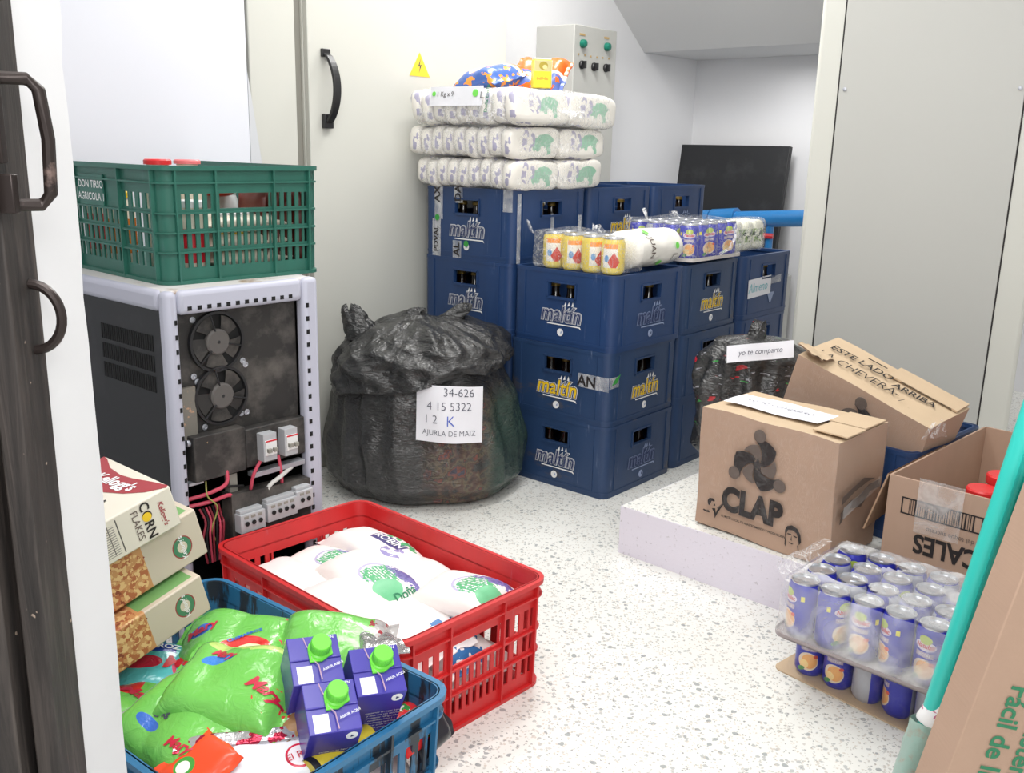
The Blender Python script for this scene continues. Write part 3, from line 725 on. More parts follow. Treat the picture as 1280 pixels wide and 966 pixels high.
def fan(x, z, r=.062):
    fr = M(); X = MX((x, .034, z), (1, 0, 0), (0, 0, 1)); 
    prof = [(r+.006, 0), (r+.006, .010), (r, .010), (r-.001, .001), (r-.002, .0)]
    fr.lathe(prof, BLK, 36, X, caps=False); fr.poly(arc(0, 0, r, 0, 360, 30)[:-1], .001, DARK, X)
    f = fr.build('fan', ups)
    h = M(); h.lathe([(.029, .002), (.029, .011), (.025, .014), (0, .0145)], DUSTM, 24, X); h.lathe([(.004, .0146), (.0, .016)], BLK, 10, X); h.build('hub', f)
    for k in range(5):
        a = R(72*k+20); b = M()
        def P(u, v, a=a): t = a+R(52)*v*(1)+R(6)*u; rr = .028+(r-.031)*u; return (rr*math.cos(t), rr*math.sin(t), .003+.006*v)
        b.grid(P, 6, 8, BLKD, X=X); b.build('blade', f)
    s = M()
    for k in range(3): a = R(90+120*k+15); s.tube([(.025*math.cos(a), .025*math.sin(a), .013), (r*math.cos(a), r*math.sin(a), .012)], .002, BLK, 6, X)
    s.build('strut', f)
fan(.133, .676); fan(.137, .553)
for x, z in ((.075, .605), (.083, .592), (.2, .622), (.207, .612), (.205, .50), (.095, .487), (.08, .73), (.19, .50)):
    m = M(); m.lathe([(.007, 0), (.007, .002), (.004, .003), (.003, .002)], STEEL, 12, MX((x, .0345, z), (1, 0, 0), (0, 0, 1))); m.build('bolt', ups)
m = M(); m.box(.034, .072, .025, .035, .47, .585, plain('stained_label_plate', srgb(120, 116, 108), .6, dirt=(40, .55, .6, srgb(190, 150, 120)))); m.build('rusty_plate', ups)
m = M(); m.tube([(.04, .02, .463), (.075, .012, .462)], .008, STEEL, 12); m.tube([(.075, .012, .462), (.082, .01, .462)], .011, plain('brass', srgb(190, 160, 120), .4, .6), 12); m.build('connector', ups)
m = M(); m.box(.045, .175, .0, .034, .375, .478, BLKD); m.build('relay_box', ups, bevel=.002)
bb = M(); bb.box(.178, .345, .004, .034, .376, .468, BLKD); bbo = bb.build('breaker_box', ups, bevel=.003)
for x in (.226, .285):
    m = M(); m.box(x-.018, x+.018, -.022, .004, .39, .455, GREYP); m.box(x-.015, x+.015, -.027, -.02, .405, .44, WHITEP); m.box(x-.015, x+.015, -.0275, -.0265, .437, .441, REDINK)
    for q in (-.008, .008): m.box(x+q-.005, x+q+.005, -.035, -.026, .413, .422, SHADEGREY)
    o = m.build('circuit_breaker', ups, bevel=.001); o['label'] = 'white breaker with grey toggles'
m = M(); m.box(.19, .335, -.006, .02, .352, .364, STEEL); m.build('bus_bar', ups, bevel=.001)
tp = M(); tp.add([(.125, -.01, .20), (.345, -.01, .19), (.345, -.01, .315), (.125, -.01, .328), (.125, .03, .20), (.345, .03, .19), (.345, .03, .315), (.125, .03, .328)], [(0, 1, 2, 3), (4, 7, 6, 5), (3, 2, 6, 7), (0, 3, 7, 4), (1, 5, 6, 2), (0, 4, 5, 1)], BLKD); tp.build('terminal_plate', ups)
for x, z, n_ in ((.163, .265, 3), (.245, .272, 4), (.31, .28, 2)):
    m = M(); w = .018*n_/2+.006; m.box(x-w, x+w, -.035, -.01, z-.026, z+.018, GREYP); m.box(x-w+.003, x+w-.003, -.028, -.01, z+.018, z+.026, GREYP)
    for k in range(n_): m.lathe([(.006, 0), (.0045, -.004), (0, -.004)], DARK, 10, MX((x-w+.015+k*.018, -.0352, z-.004), (1, 0, 0), (0, 0, 1)) @ Matrix.Translation((0, 0, .004))); m.box(x-w+.009+k*.018, x-w+.021+k*.018, -.036, -.034, z+.007, z+.014, SHADEGREY)
    m.build('terminal_block', ups, bevel=.001)
def wire(pts, r, mat, name='cable'):
    P = [Vector(p) for p in pts]; out = []
    for i in range(len(P)-1):
        p0, p1, p2, p3 = P[max(i-1, 0)], P[i], P[i+1], P[min(i+2, len(P)-1)]
        for k in range(6):
            t = k/6; out.append(.5*((2*p1)+(-p0+p2)*t+(2*p0-5*p1+4*p2-p3)*t*t+(-p0+3*p1-3*p2+p3)*t**3))
    out.append(P[-1]); m = M(); m.tube(out, r, mat, 8); return m.build(name, ups)
wire([(.035, .02, .335), (.08, .0, .345), (.118, -.005, .36), (.125, .01, .40)], .0045, PINKC)
wire([(.035, .02, .318), (.08, -.002, .325), (.125, -.005, .328), (.13, .0, .30)], .0045, PINKC)
wire([(.215, .0, .39), (.19, -.005, .362), (.184, 0, .33), (.19, .01, .31)], .004, PINKC); wire([(.262, .0, .39), (.266, -.004, .35), (.27, .0, .31)], .004, PINKC)
wire([(.30, .0, .352), (.26, -.01, .34), (.23, -.008, .325), (.225, .0, .30)], .005, WHITEC)
wire([(.075, .01, .37), (.068, -.005, .34), (.088, -.01, .31), (.075, -.004, .26), (.09, .0, .22)], .0018, YG)
for k in range(7): wire([(.055+.008*k, .01, .31), (.06+.008*k, -.004+.002*k, .28), (.05+.009*k, -.006, .24+.004*k), (.062+.006*k, .0, .18)], .0026, [plain('dark_red_cable', srgb(140, 40, 56), .5), DARK, PINKC][k % 3])
wire([(.09, .01, .345), (.11, .0, .35), (.17, .01, .335)], .003, DARK)
m = M(); m.box(.034, .07, .01, .03, .368, .374, STEEL); m.build('bracket', ups)
m = M(); m.box(.135, .155, .01, .03, .30, .37, SHADEGREY); m.build('bracket', ups)

# ------------------------------------------------------------------ jars and packs in the green crate
GT = grnc.matrix_local.copy()
def jar(label, x, y, z, r, h, body, lid, lidh=.02, liddr=.002, group=None, band=None):
    t = thing('jar', label, 'jar', (0, 0, 0), group=group); t.matrix_local = GT @ Matrix.Translation((x, y, z))
    m = M(); m.lathe([(0, 0), (r*.92, 0), (r, .005), (r, h-.02), (r*.85, h-.005), (r*.85, h)], body, 24)
    if band: m.lathe([(r+.0006, h*.2), (r+.0006, h*.7)], band, 24, caps=False)
    m.build('body', t, smooth=50); m = M(); m.lathe([(0, h+lidh), (r*.85+liddr-.003, h+lidh), (r*.85+liddr, h+lidh-.003), (r*.85+liddr, h)], lid, 24); m.build('lid', t); return t
CREAMJ = plain('cream_jar', srgb(222, 214, 196), .35); AMBERJ = plain('amber_sauce', srgb(208, 120, 40), .25)
jar('tub with red lid nearest the front corner of the green crate', .095, .19, .012, .029, .238, CREAMJ, REDP, .012, .006)
jar('tub with faded red lid peeping over the green crate rim, the inner one', .182, .215, .012, .029, .239, CREAMJ, plain('faded_red_plastic', srgb(226, 120, 122), .4), .010, .006)
for k, (x, y, b) in enumerate(((.20, .34, REDINK), (.245, .36, LAKE), (.29, .33, INKG), (.33, .30, LAKE))):
    jar('white capped jar of dark sauce standing in the green crate behind the hand hole', x, y, .012, .03, .165, WHITEP, WHITEP, .018, group='white capped jars in the green crate', band=b)
for k, (x, y) in enumerate(((.09, .05), (.05, .30), (.05, .40))):
    jar('pale jar seen through the slots of the green crate', x, y, .012, .034, .15+.01*k, CREAMJ, (WHITEP, YEL, REDP)[k], .015, group='pale jars behind the green slats', band=(REDINK, AMBERJ, REDP)[k])
for k, (x, y) in enumerate(((.17, .06), (.205, .055), (.24, .07))):
    jar('jar of yellow sauce behind the front slats of the green crate', x, y, .062, .018, .075, (AMBERJ, YEL, AMBERJ)[k], WHITEP, .01, group='small yellow sauce jars', band=YEL)
def soft(name, label, cat, M4, L, Wd, T, mat, seed=0, group=None, parts=None, **k):
    m = M(); top = m.pillow(L, Wd, T, mat, seed=seed, **k); o = m.build(name, smooth=60); o.matrix_local = M4; tag(o, label, cat, group)
    return o, top
def TR(loc, rz=0, ry=0, rx=0): return Matrix.Translation(loc) @ Matrix.Rotation(rz, 4, 'Z') @ Matrix.Rotation(ry, 4, 'Y') @ Matrix.Rotation(rx, 4, 'X')
for k in range(4):
    soft('coffee_bag', 'dark brown vacuum pack standing at the right end of the green crate', 'pack', GT @ TR((.27+.033*k, .082, .112), 0, R(90), R(0)), .19, .11, .030, BROWNJ, seed=k, group='dark brown packs in the green crate', nx=14, ny=10)
for k in range(3):
    soft('rice_bag', 'white bag lying low inside the green crate', 'bag', GT @ TR((.23, .085, .04+.04*k), 0, 0, 0), .22, .12, .045, CREAMJ, seed=k, group='white bags at the bottom of the green crate', nx=16, ny=12)
soft('snack_pack', 'orange and yellow packet behind the hand hole of the green crate', 'packet', GT @ TR((.24, .26, .19), 0, R(4), 0), .16, .12, .03, plain('orange_foil', srgb(222, 70, 40), .3), seed=4, nx=14, ny=10)

# ------------------------------------------------------------------ flour bales on the crates
PW = srgb(238, 234, 226); PUR = srgb(120, 112, 160); GRN = srgb(70, 170, 120)
FLOURS = [printed('flour_side_%d' % k, PW, [('blot', 'xz', .03, -.005, .12, .07, 0, srgb(150, 196, 170), 22, .48), ('blot', 'xz', -.05, .01, .07, .07, 0, srgb(178, 174, 196), 30, .5),
     ('rect', 'yz', .02+.003*k, 0, .009, .3, 0, srgb(176, 174, 192)), ('blot', 'yz', -.010, 0, .018, .3, 0, srgb(172, 168, 190), 34, .5)], rough=.4, wob=.02, bump=(40, .4)) for k in range(2)]
def bale(label, u0, v0, z, du, dv, h, rz, seed, hz, labels):
    t = thing('flour_bale', label, 'bale', uv(u0, v0, z), RY+rz, group='flour bales on the crates')
    n = 9; pu = du/n; prot = None
    for j in range(2):
        for i in range(n):
            nm = 'flour_packet'
            m = M(); sx = pu*1.12; sy = dv/2*1.05; rnd = random.Random(seed*100+i*2+j)
            m.superbox(sy, sx, h*.97, FLOURS[(i+j) % 2], e=.42, n=12, nz=.007, ns=14, seed=seed+i*3+j*7)
            # the broad printed face looks along the bale's length
            o = m.build('flour_packet', t, smooth=70); o.matrix_local = TR((dv*(.25+.5*j), pu*(i+.5), h/2+rnd.uniform(-.003, .003)+(-.012 if 0 < i < n-1 and False else 0)), 0, rnd.uniform(-.05, .05), rnd.uniform(-.12, .12))
    m = M()
    m.superbox(dv+.012, du+.016, h+.006, hz, e=.22, n=36, nz=.010, ns=13, seed=seed)
    # gathered film ears at the two ends
    for s in (-1, 1):
        def P(u, v, s=s): x = (u-.5)*.2*(1-.5*v)+.01*noise.noise(Vector((u*8, v*4, seed))); return (x, s*(du/2-.004+.03*v), .01*math.sin(u*22)*v+.012*(noise.noise(Vector((u*5, v*6, seed+s))))-.02*v)
        m.grid(P, 26, 8, hz)
    w = m.build('plastic_wrap', t, smooth=80); w.matrix_local = Matrix.Translation((dv/2, du/2, h/2)); w['label'] = 'clear plastic film'
    return t
b1 = bale('lowest of the three wrapped flour bales, resting on the blue crate', .395, -.03, .970, .445, .50, .103, R(0), 1, FILM, 0)
b2 = bale('middle one of the three wrapped flour bales', .39, -.04, 1.074, .465, .53, .104, R(1.0), 2, FILM, 0)
b3 = bale('topmost flour bale with a white paper label taped on', .365, -.055, 1.178, .46, .59, .118, R(2), 3, FILMW, 0)  # milkier film here, the overexposed top put into its whiteness
m = M(); X = MX((-.016, .235, .088), (0, -1, 0), (.16, 0, 1))
m.grid(lambda u, v: X @ Vector(((u-.5)*.23, (v-.5)*.062, .003+.002*math.sin(u*9))), 12, 3, PAPER)
for x, w in ((-.095, .016), (.085, .024)): m.poly(arc(x, .008, w/2, 0, 360, 10)[:-1], .001, plain('lime_print', srgb(120, 220, 90), .6), X @ Matrix.Translation((0, 0, .006)))
text(m, '1 Kg x 9', .022, INKK, X @ Matrix.Translation((-.045, .006, .006)))
text(m, 'L.', .03, INKK, X @ Matrix.Translation((.118, -.0, .008))); text(m, 'Doña Emilia', .018, GREENINK, X @ Matrix.Translation((.138, -.01, .008)) @ Matrix.Rotation(R(90), 4, 'Z'), bold=.02)
o = m.build('paper_label', b3, smooth=0)
# on top of the bales
BT = b3.matrix_local.copy()
SNK = printed('snack_print', srgb(62, 98, 170), [('blot', 'xy', 0, 0, .4, .3, 0, srgb(236, 150, 60), 38, .56), ('rect', 'xy', .0, .085, .3, .06, .1, srgb(240, 124, 44)), ('rect', 'xy', .0, .05, .3, .014, .1, srgb(236, 232, 232)), ('rect', 'xy', .0, -.01, .08, .10, .6, srgb(190, 190, 214))], wob=.03, rough=.25)
soft('snack_bag', 'blue and orange snack bag lying on the topmost flour bale', 'bag', BT @ TR((.18, .27, .150), R(-95), R(-10), R(14)), .24, .19, .08, SNK, seed=3, folds=.03, bend=.02)
SNK2 = printed('snack_print_orange', srgb(240, 104, 34), [('blot', 'xy', -.02, -.05, .4, .08, 0, srgb(90, 110, 180), 30, .48), ('rect', 'xy', .0, -.02, .3, .012, .1, srgb(240, 238, 238))], wob=.03, rough=.25)
soft('snack_bag', 'crumpled orange bag behind the yellow tin on the flour bale', 'bag', BT @ TR((.30, .13, .160), R(-70), R(5), R(40)), .19, .17, .07, SNK2, seed=8, folds=.035)
yt = thing('tin', 'small square yellow tin standing on the topmost flour bale', 'tin', (0, 0, 0)); yt.matrix_local = BT @ TR((.16, .055, .122), R(-38))
m = M(); m.box(0, .062, 0, .036, 0, .090, printed('yellow_tin_print', srgb(240, 222, 60), [('rect', 'xz', .031, .07, .058, .034, 0, srgb(206, 196, 140)), ('ell', 'xz', .033, .070, .03, .026, 0, srgb(176, 156, 60)), ('ell', 'xz', .038, .066, .016, .014, 0, srgb(232, 214, 150)), ('speck', 'xz', .03, .03, .04, .01, 0, srgb(230, 170, 60), 90, .5)])); m.build('body', yt, bevel=.004)
m = M(); m.box(.002, .06, .002, .034, .09, .094, WHITEP); m.box(.0622, .0635, .004, .032, .004, .088, WHITEP); m.build('lid', yt, bevel=.0015)

# ------------------------------------------------------------------ tins and cans on the middle crates
def can_geo(r, h, body, lidm=ALU, neck=.0045):
    m = M(); m.lathe([(0, .004), (r*.72, .002), (r*.78, .0), (r-.003, .006), (r, .012), (r, h-.016), (r-neck*.4, h-.010), (r-neck, h-.003)], body, 28, caps=False)
    l = M(); rr = r-neck; l.lathe([(rr, h-.004), (rr+.0012, h-.001), (rr+.0008, h+.0008), (rr-.0015, h+.0005), (rr-.003, h-.004), (rr*.55, h-.0036), (0, h-.0034)], lidm, 28)
    l.poly([(-.004, -.012), (.004, -.012), (.006, -.004), (.005, .006), (-.005, .006), (-.006, -.004)], .0012, lidm, Matrix.Translation((0, 0, h-.0034)))
    l.lathe([(.0015, h-.0034), (.0015, h-.0015), (0, h-.0012)], lidm, 8)
    return m, l
YC = printed('yellow_tin_label', srgb(228, 204, 84), [('rect', 'xz', .0, .055, .05, .075, 0, srgb(240, 236, 226)), ('tri', 'xz', .012, .04, .04, .06, 0, srgb(208, 62, 44)), ('ell', 'xz', -.012, .05, .016, .022, 0, srgb(110, 160, 210)), ('rect', 'xz', .0, .088, .048, .014, 0, srgb(240, 150, 60)), ('rect', 'xz', .0, .013, .05, .018, 0, srgb(240, 220, 110))], cyl=.037, rough=.3)
yb, yl = can_geo(.037, .112, YC); yb = yb.build('body', smooth=50); yl = yl.build('lid', smooth=40)
y0 = thing('tin_can', 'yellow labelled tin with a red triangle under shrink film, leftmost pack', 'can', group='yellow tins on the front crate'); yb.parent = y0; yl.parent = y0
first = True
for r_ in range(2):
    for q in range(4 if r_ == 0 else 3):
        # four along the crate's left face, three deep
        X = Matrix.Translation(uv(.040+.077*q+.08*r_, .045+.077*r_, .731)) @ Matrix.Rotation(RY+R(180+20)+R((37*q+80*r_) % 50), 4, 'Z')
        if first: y0.matrix_local = X; first = False
        else: dup(y0, X)
m = M(); m.superbox(.165, .335, .122, FILM, e=.16, n=30, nz=.006, ns=16, seed=4, fn=lambda p: p+Vector((0, 0, .012*noise.noise(Vector((p.x*14, p.y*14, 1))) if p.z > .04 else 0)))
def ear(m, x, y, z, w, h, mat, seed=0, rz=0, lean=.3):
    def P(u, v): a = (u-.5)*w*(1-.55*v); q = Vector((a, lean*v*h+.35*w*.3*math.sin(u*14+seed)*(.3+v*.5), v*h*(.75+.3*noise.noise(Vector((u*4, seed, 0)))))); q = Matrix.Rotation(rz, 3, 'Z') @ q; return (x+q.x, y+q.y, z+q.z)
    m.grid(P, 22, 7, mat)
ear(m, -.10, .15, .05, .06, .05, FILMW, 2, RY); ear(m, .03, -.02, .055, .09, .035, FILMW, 5, 0)
o = m.build('shrink_wrap', smooth=80); o.matrix_local = Matrix.Translation(uv(.168, .085, .792)) @ Matrix.Rotation(RY, 4, 'Z'); tag(o, 'clear shrink film around the yellow tins', 'shrink film')
# printed white carrier bag rolled around a pack
m = M()
WB = plain('white_bag_plastic', srgb(236, 233, 226), .32, bump=(26, .5, .008))
def roll(u, v):
    a = 2*PI*u; y = (v-.5)*.30; e = min(1, (1-abs(2*v-1))*6)**.4
    rr = (.066+.004*noise.noise(Vector((math.cos(a)*1.5, math.sin(a)*1.5, y*12))))*e
    return (y, rr*math.cos(a)*1.15, rr*math.sin(a)*.92)
m.grid(roll, 44, 34, WB, closeu=True)
rw = m.build('white_bag', smooth=80); rw.matrix_local = Matrix.Translation(uv(.062, .255, .798)) @ Matrix.Rotation(RY, 4, 'Z'); tag(rw, 'rolled white printed carrier bag between the yellow tins and purple cans', 'bag')
m = M(); wr = lambda x, y: (x, -1.15*.066*math.cos(y/.066*1.0), .92*.0665*math.sin(y/.066))
text(m, 'JUAN', .032, INKG, MX((-.065, .01, 0), (0, -1, 0), (1, 0, 0)), wrap=lambda x, y: (x, -1.2*.0665*math.cos(y/.066), .97*.0665*math.sin(y/.066)), bold=.01)
text(m, 'L.', .04, INKG, MX((.075, -.03, 0), (0, -1, 0), (1, 0, 0)), wrap=lambda x, y: (x, -1.2*.0665*math.cos(y/.066), .97*.0665*math.sin(y/.066)))
for cx, cy in ((-.06, .07), (.08, .01), (.0, -.05)): m.add([( cx+.014*math.cos(t*PI/5)*.8, -1.2*.067*math.cos((cy+.012*math.sin(t*PI/5))/.066), .97*.067*math.sin((cy+.012*math.sin(t*PI/5))/.066)) for t in range(10)], [tuple(range(10))], bpy.data.materials['lime_print'])
m.build('printing', rw, smooth=0)

CANL = [('ell', 'xz', 0, .085, .044, .020, 0, srgb(216, 206, 220)), ('ell', 'xz', .0, .097, .026, .018, 0, srgb(176, 196, 80)), ('rect', 'xz', 0, .067, .036, .010, 0, srgb(176, 160, 180)),
        ('ell', 'xz', 0, .037, .044, .042, 0, srgb(232, 214, 190)), ('ell', 'xz', .003, .038, .034, .034, 0, srgb(238, 176, 110)), ('ell', 'xz', -.008, .030, .020, .020, 0, srgb(246, 214, 150)), ('ell', 'xz', -.014, .018, .018, .010, .4, srgb(80, 150, 90)), ('ell', 'xz', .016, .05, .010, .008, 0, srgb(220, 90, 70)),
        ('rect', 'xz', .085, .055, .036, .12, 0, srgb(176, 178, 186)), ('stripe', 'xz', .085, .07, .028, .055, 0, srgb(150, 152, 164), 240, .4), ('rect', 'xz', .088, .018, .014, .022, 0, srgb(226, 226, 230)),
        ('rect', 'xz', .034, .089, .008, .011, 0, srgb(226, 216, 70)), ('rect', 'xz', -.034, .089, .008, .011, 0, srgb(226, 216, 70)), ('rect', 'xz', -.085, .055, .036, .12, 0, srgb(176, 178, 186))]
CANM = printed('blue_can_print', srgb(52, 56, 172), CANL, cyl=.0325, rough=.28, metal=.15)
cb, cl = can_geo(.0325, .121, CANM)
cbo = cb.build('body', smooth=50); clo = cl.build('lid', smooth=40)
m = M(); wr = lambda x, y: (.0329*math.cos(x/.0325), .0329*math.sin(x/.0325), y)
text(m, 'Natulac', .0135, REDINK, Matrix.Translation((0, .0852, 0)), bold=.02, shear=.15, wrap=wr, sx=.86); text(m, 'NECTAR', .007, WHITEINK, Matrix.Translation((0, .0668, 0)), wrap=wr)
tx = m.build('lettering', smooth=0)
def can_proto(label, group):
    t = thing('drink_can', label, 'can', group=group)
    for s_ in (cbo, clo, tx):
        c = bpy.data.objects.new(s_.name, s_.data); COL.objects.link(c); c.parent = t
    return t
def can_grid(label, group, fn, ni, nj, rot, over=None):
    t0 = None
    for j in range(nj):
        for i in range(ni):
            X = fn(i, j) @ Matrix.Rotation(rot(i, j), 4, 'Z')
            if t0 is None: t0 = can_proto(label, group); t0.matrix_local = X; o = t0
            else: o = dup(t0, X)
            if over and (i, j) in over: o['label'] = over[i, j]
# on the second crate: purple cans; on the third: white and green bag
def f1(i, j): return Matrix.Translation(uv(.022+.068*i, .475+.068*j, .746))
can_grid('purple blue drink can in the shrink wrapped pack on the second crate', 'purple cans on the stacked crates', f1, 4, 5, lambda i, j: RY+R(-90+((i*50+j*67) % 130)-60))
m = M(); ring(m, .36, .29, .02, .003, [0, .012], plain('tray_board', srgb(206, 200, 196), .7)); m.box(.005, .355, .005, .285, 0, .002, bpy.data.materials['tray_board'])
o = m.build('can_tray', bevel=0); o.matrix_local = Matrix.Translation(uv(-.018, .435, .7425)) @ Matrix.Rotation(RY, 4, 'Z'); tag(o, 'shallow pale tray under the purple cans on the second crate', 'tray')
m = M(); m.superbox(.362, .296, .134, FILM, e=.16, n=34, nz=.007, ns=13, seed=9, fn=lambda p: p+Vector((0, 0, .012*noise.noise(Vector((p.x*12, p.y*12, 4))) if p.z > .04 else 0)))
ear(m, -.12, .08, .06, .10, .045, FILMW, 1, .6); ear(m, .04, .06, .062, .12, .03, FILMW, 7, .9)
m.tube([(.10, -.149, .05), (.095, -.156, .0), (.06, -.156, -.035), (.0, -.152, -.05)], .006, FILMW, 8)
o = m.build('shrink_wrap', smooth=80); o.matrix_local = Matrix.Translation(uv(.125, .612, .812)) @ Matrix.Rotation(RY, 4, 'Z'); tag(o, 'crinkled shrink film around the purple cans on the crates', 'shrink film')
PKT = printed('white_green_pack', srgb(232, 230, 216), [('blot', 'xz', 0, 0, .3, .05, 0, srgb(120, 150, 70), 50, .52), ('blot', 'xz', 0, .005, .3, .03, 0, srgb(40, 60, 46), 70, .56)], rough=.3, wob=.01)
for q in range(3):
    m = M(); m.superbox(.075, .10, .115, PKT, e=.4, n=16, nz=.006, ns=18, seed=q); o = m.build('rice_packet', smooth=70)
    o.matrix_local = Matrix.Translation(uv(.09, .885+.082*q, .801)) @ Matrix.Rotation(RY, 4, 'Z'); tag(o, 'white and green packet in the bundle on the farthest crate', 'packet', 'white and green packets on the farthest crate')
m = M(); m.superbox(.27, .12, .122, FILMW, e=.3, n=26, nz=.012, ns=16, seed=12); o = m.build('shrink_wrap', smooth=80); o.matrix_local = Matrix.Translation(uv(.09, .967, .804)) @ Matrix.Rotation(RY, 4, 'Z'); tag(o, 'milky film around the white and green packets', 'shrink film')

# ------------------------------------------------------------------ big black sack
BB = m_blackbag('black_sack_plastic'); BB2 = m_blackbag('black_sack_plastic_plain', False)
def lerp(tab, z):
    for a, b in zip(tab, tab[1:]):
        if z <= b[0]:
            t = (z-a[0])/(b[0]-a[0]+1e-9); t = t*t*(3-2*t); return [p+(q-p)*t for p, q in zip(a[1:], b[1:])]
    return list(tab[-1][1:])
def ridge(p, s): return abs(noise.noise(p*s))
bag = thing('rubbish_sack', 'large black plastic sack with a handwritten paper label by the blue crates', 'sack', (-.285, 3.03, 0))
tab = [(0, .02, .02, 0, 0), (.001, .25, .20, .0, 0), (.02, .285, .235, 0, 0), (.07, .325, .27, 0, 0), (.16, .33, .272, .0, 0), (.30, .305, .255, -.005, 0), (.42, .265, .235, -.01, 0), (.52, .20, .18, -.02, 0), (.58, .04, .04, -.03, 0)]
def P(u, v):
    z = .58*v**1.0; rx, ry, cx, cy = lerp(tab, z); a = 2*PI*u; c, s = math.cos(a), math.sin(a)
    q = Vector((c*1.6, s*1.6, z*2.2)); k = 1+.05*noise.noise(q*1.2)-.10*ridge(q+Vector((5, 1, 0)), 1.5)*min(1, z*6+.2)-.035*ridge(Vector((c*5, s*5, z*3)), 1)
    k += -.085*ridge(Vector((c*2.6+z*.8, s*2.6, z*.7+2)), 1.4)*min(1, z*5+.2)+.02*noise.noise(Vector((c*4, s*4, z*9)))
    k -= .05*math.exp(-((a-4.15+z*.5)/.10)**2)+.06*math.exp(-((a-3.75+z*.3)/.08)**2)
    return (cx+rx*(k+.03)*c, cy+ry*(k+.03)*s, z)
m = M(); m.grid(P, 190, 120, BB, closeu=True, caps=True); m.build('body', bag, smooth=80)
def P2(u, v):   # folded-over neck draped on the sack
    a = 2*PI*u; c, s = math.cos(a), math.sin(a)
    low = .385+.055*c-.0*s+.03*noise.noise(Vector((c*2, s*2, 3)))     # hem higher on the right
    if v < .12: t = v/.12; z = low-.004+.0*t; rr = .93+.07*t*1.6
    else:
        t = (v-.12)/.88; z = low+(.59-low)*(t**.75); rr = 1.06*(1-t**2.6)+.03
    wx, wy = .285, .245
    q = Vector((c*1.5, s*1.5, z*3)); k = 1+.08*noise.noise(q*1.4)
    f = .020*ridge(Vector((c*2.2+z*6, s*2.2-z*3, z*10)), 1.3)+.010*ridge(Vector((c*6, s*6, z*22)), 1)
    g = .03*noise.noise(Vector((c*3*rr, s*3*rr, 7)))
    return (-.005-.01+wx*rr*k*c-f*c*2, wy*rr*k*s-f*s*2, z-.25*f+g*t if v >= .12 else z-.25*f)
m = M(); m.grid(P2, 190, 90, BB2, closeu=True, caps=True)
for (x, y, z, dx, dz, sd, w) in ((-.19, -.02, .50, -.05, .10, 1, .07), (.03, .02, .53, .10, .075, 2, .06), (-.08, .0, .53, .06, .06, 5, .06)):
    def P3(u, v): a = 2*PI*u; r_ = w*(1-.55*v)*(1-.35*ridge(Vector((math.cos(a)*3, math.sin(a)*3, v*4+sd)), 1))*(1 if v < .95 else .5); return (x+dx*v+r_*math.cos(a), y+r_*.7*math.sin(a), z+dz*v+.012*math.sin(a*5+sd)*v)
    m.grid(P3, 40, 16, BB2, closeu=True, caps=True)
m.build('folded_neck', bag, smooth=80)
def surf(fn, ang, z):
    v = z/.58; return Vector(fn((ang/(2*PI)) % 1, v))
m = M(); A0 = R(-82)
def PL(u, v): x = (u-.5)*.2; p = Vector((.005+x+.0, 0, 0)); z = .235+.17*v; return (.097+x, -.282+.0*u+.055*(u-.35)**2*1.6+.028*(v-.2)+.003*math.sin(u*9+v*3), z-.012*(u-.5))
m.grid(PL, 14, 12, PAPER); lab = m.build('paper_label', bag, smooth=80)
m = M(); 
def wl(x, y): u = x/.215+.5; v = y/.17; p = PL(u, v); return (p[0], p[1]-.0012, p[2])
for s_, x, y, sz, mt in (('34-626', .03, .150, .036, INK), ('4 15 5322', .0, .108, .036, INK), ('1 2', -.06, .068, .036, INK), ('K', .005, .064, .045, INKB), ('AJURLA DE MAIZ', .0, .028, .023, INK)):
    text(m, s_, sz, mt, Matrix.Translation((x, y, 0)), wrap=wl, bold=-.012)
m.build('handwriting', lab, smooth=0)

# small black bag behind the boxes
bag2 = thing('plastic_bag', 'small glossy black bag with a white strip label behind the cardboard box', 'bag', (.745, 2.86, .141))
BB3 = m_blackbag('small_bag_plastic', False, 1)
mm = [n for n in BB3.node_tree.nodes if n.type == 'VALTORGB']
tab2 = [(0, .01, .01, 0, 0), (.001, .11, .10, 0, 0), (.08, .16, .12, 0, 0), (.25, .185, .13, 0, 0), (.36, .17, .12, .01, 0), (.41, .12, .08, -.01, 0), (.43, .01, .01, -.01, 0)]
def P4(u, v):
    z = .43*v; rx, ry, cx, cy = lerp(tab2, z); a = 2*PI*u; c, s = math.cos(a), math.sin(a); q = Vector((c*2, s*2, z*5))
    k = 1.04+.16*noise.noise(q*1.5)-.20*ridge(q+Vector((2, 7, 0)), 1.3)-.03*ridge(Vector((c*6, s*6, z*20)), 1); return (cx+rx*k*c, cy+ry*k*s, z)
m = M(); m.grid(P4, 130, 90, BB3, closeu=True, caps=True); m.build('body', bag2, smooth=80)
m = M()
def P5(u, v): a = 2*PI*u; r_ = .035*(1-.3*v)*(1-.4*ridge(Vector((math.cos(a)*3, math.sin(a)*3, v*4)), 1)); return (-.005+.01*v+r_*math.cos(a), r_*math.sin(a), .40+.06*v+.012*math.sin(a*4)*v)
m.grid(P5, 40, 12, BB3, closeu=True, caps=True); o = m.build('knot', bag2, smooth=80)
m = M(); X = MX((-.025, -.150, .405), (1, -.12, .14), (0, .3, 1)); m.grid(lambda u, v: X @ Vector(((u-.5)*.19, (v-.5)*.05, .006*math.sin(u*7))), 14, 3, PAPER); text(m, 'yo te comparto', .022, INK, X, lift=.012, shear=.2, sx=.9); m.build('paper_label', bag2, smooth=0)

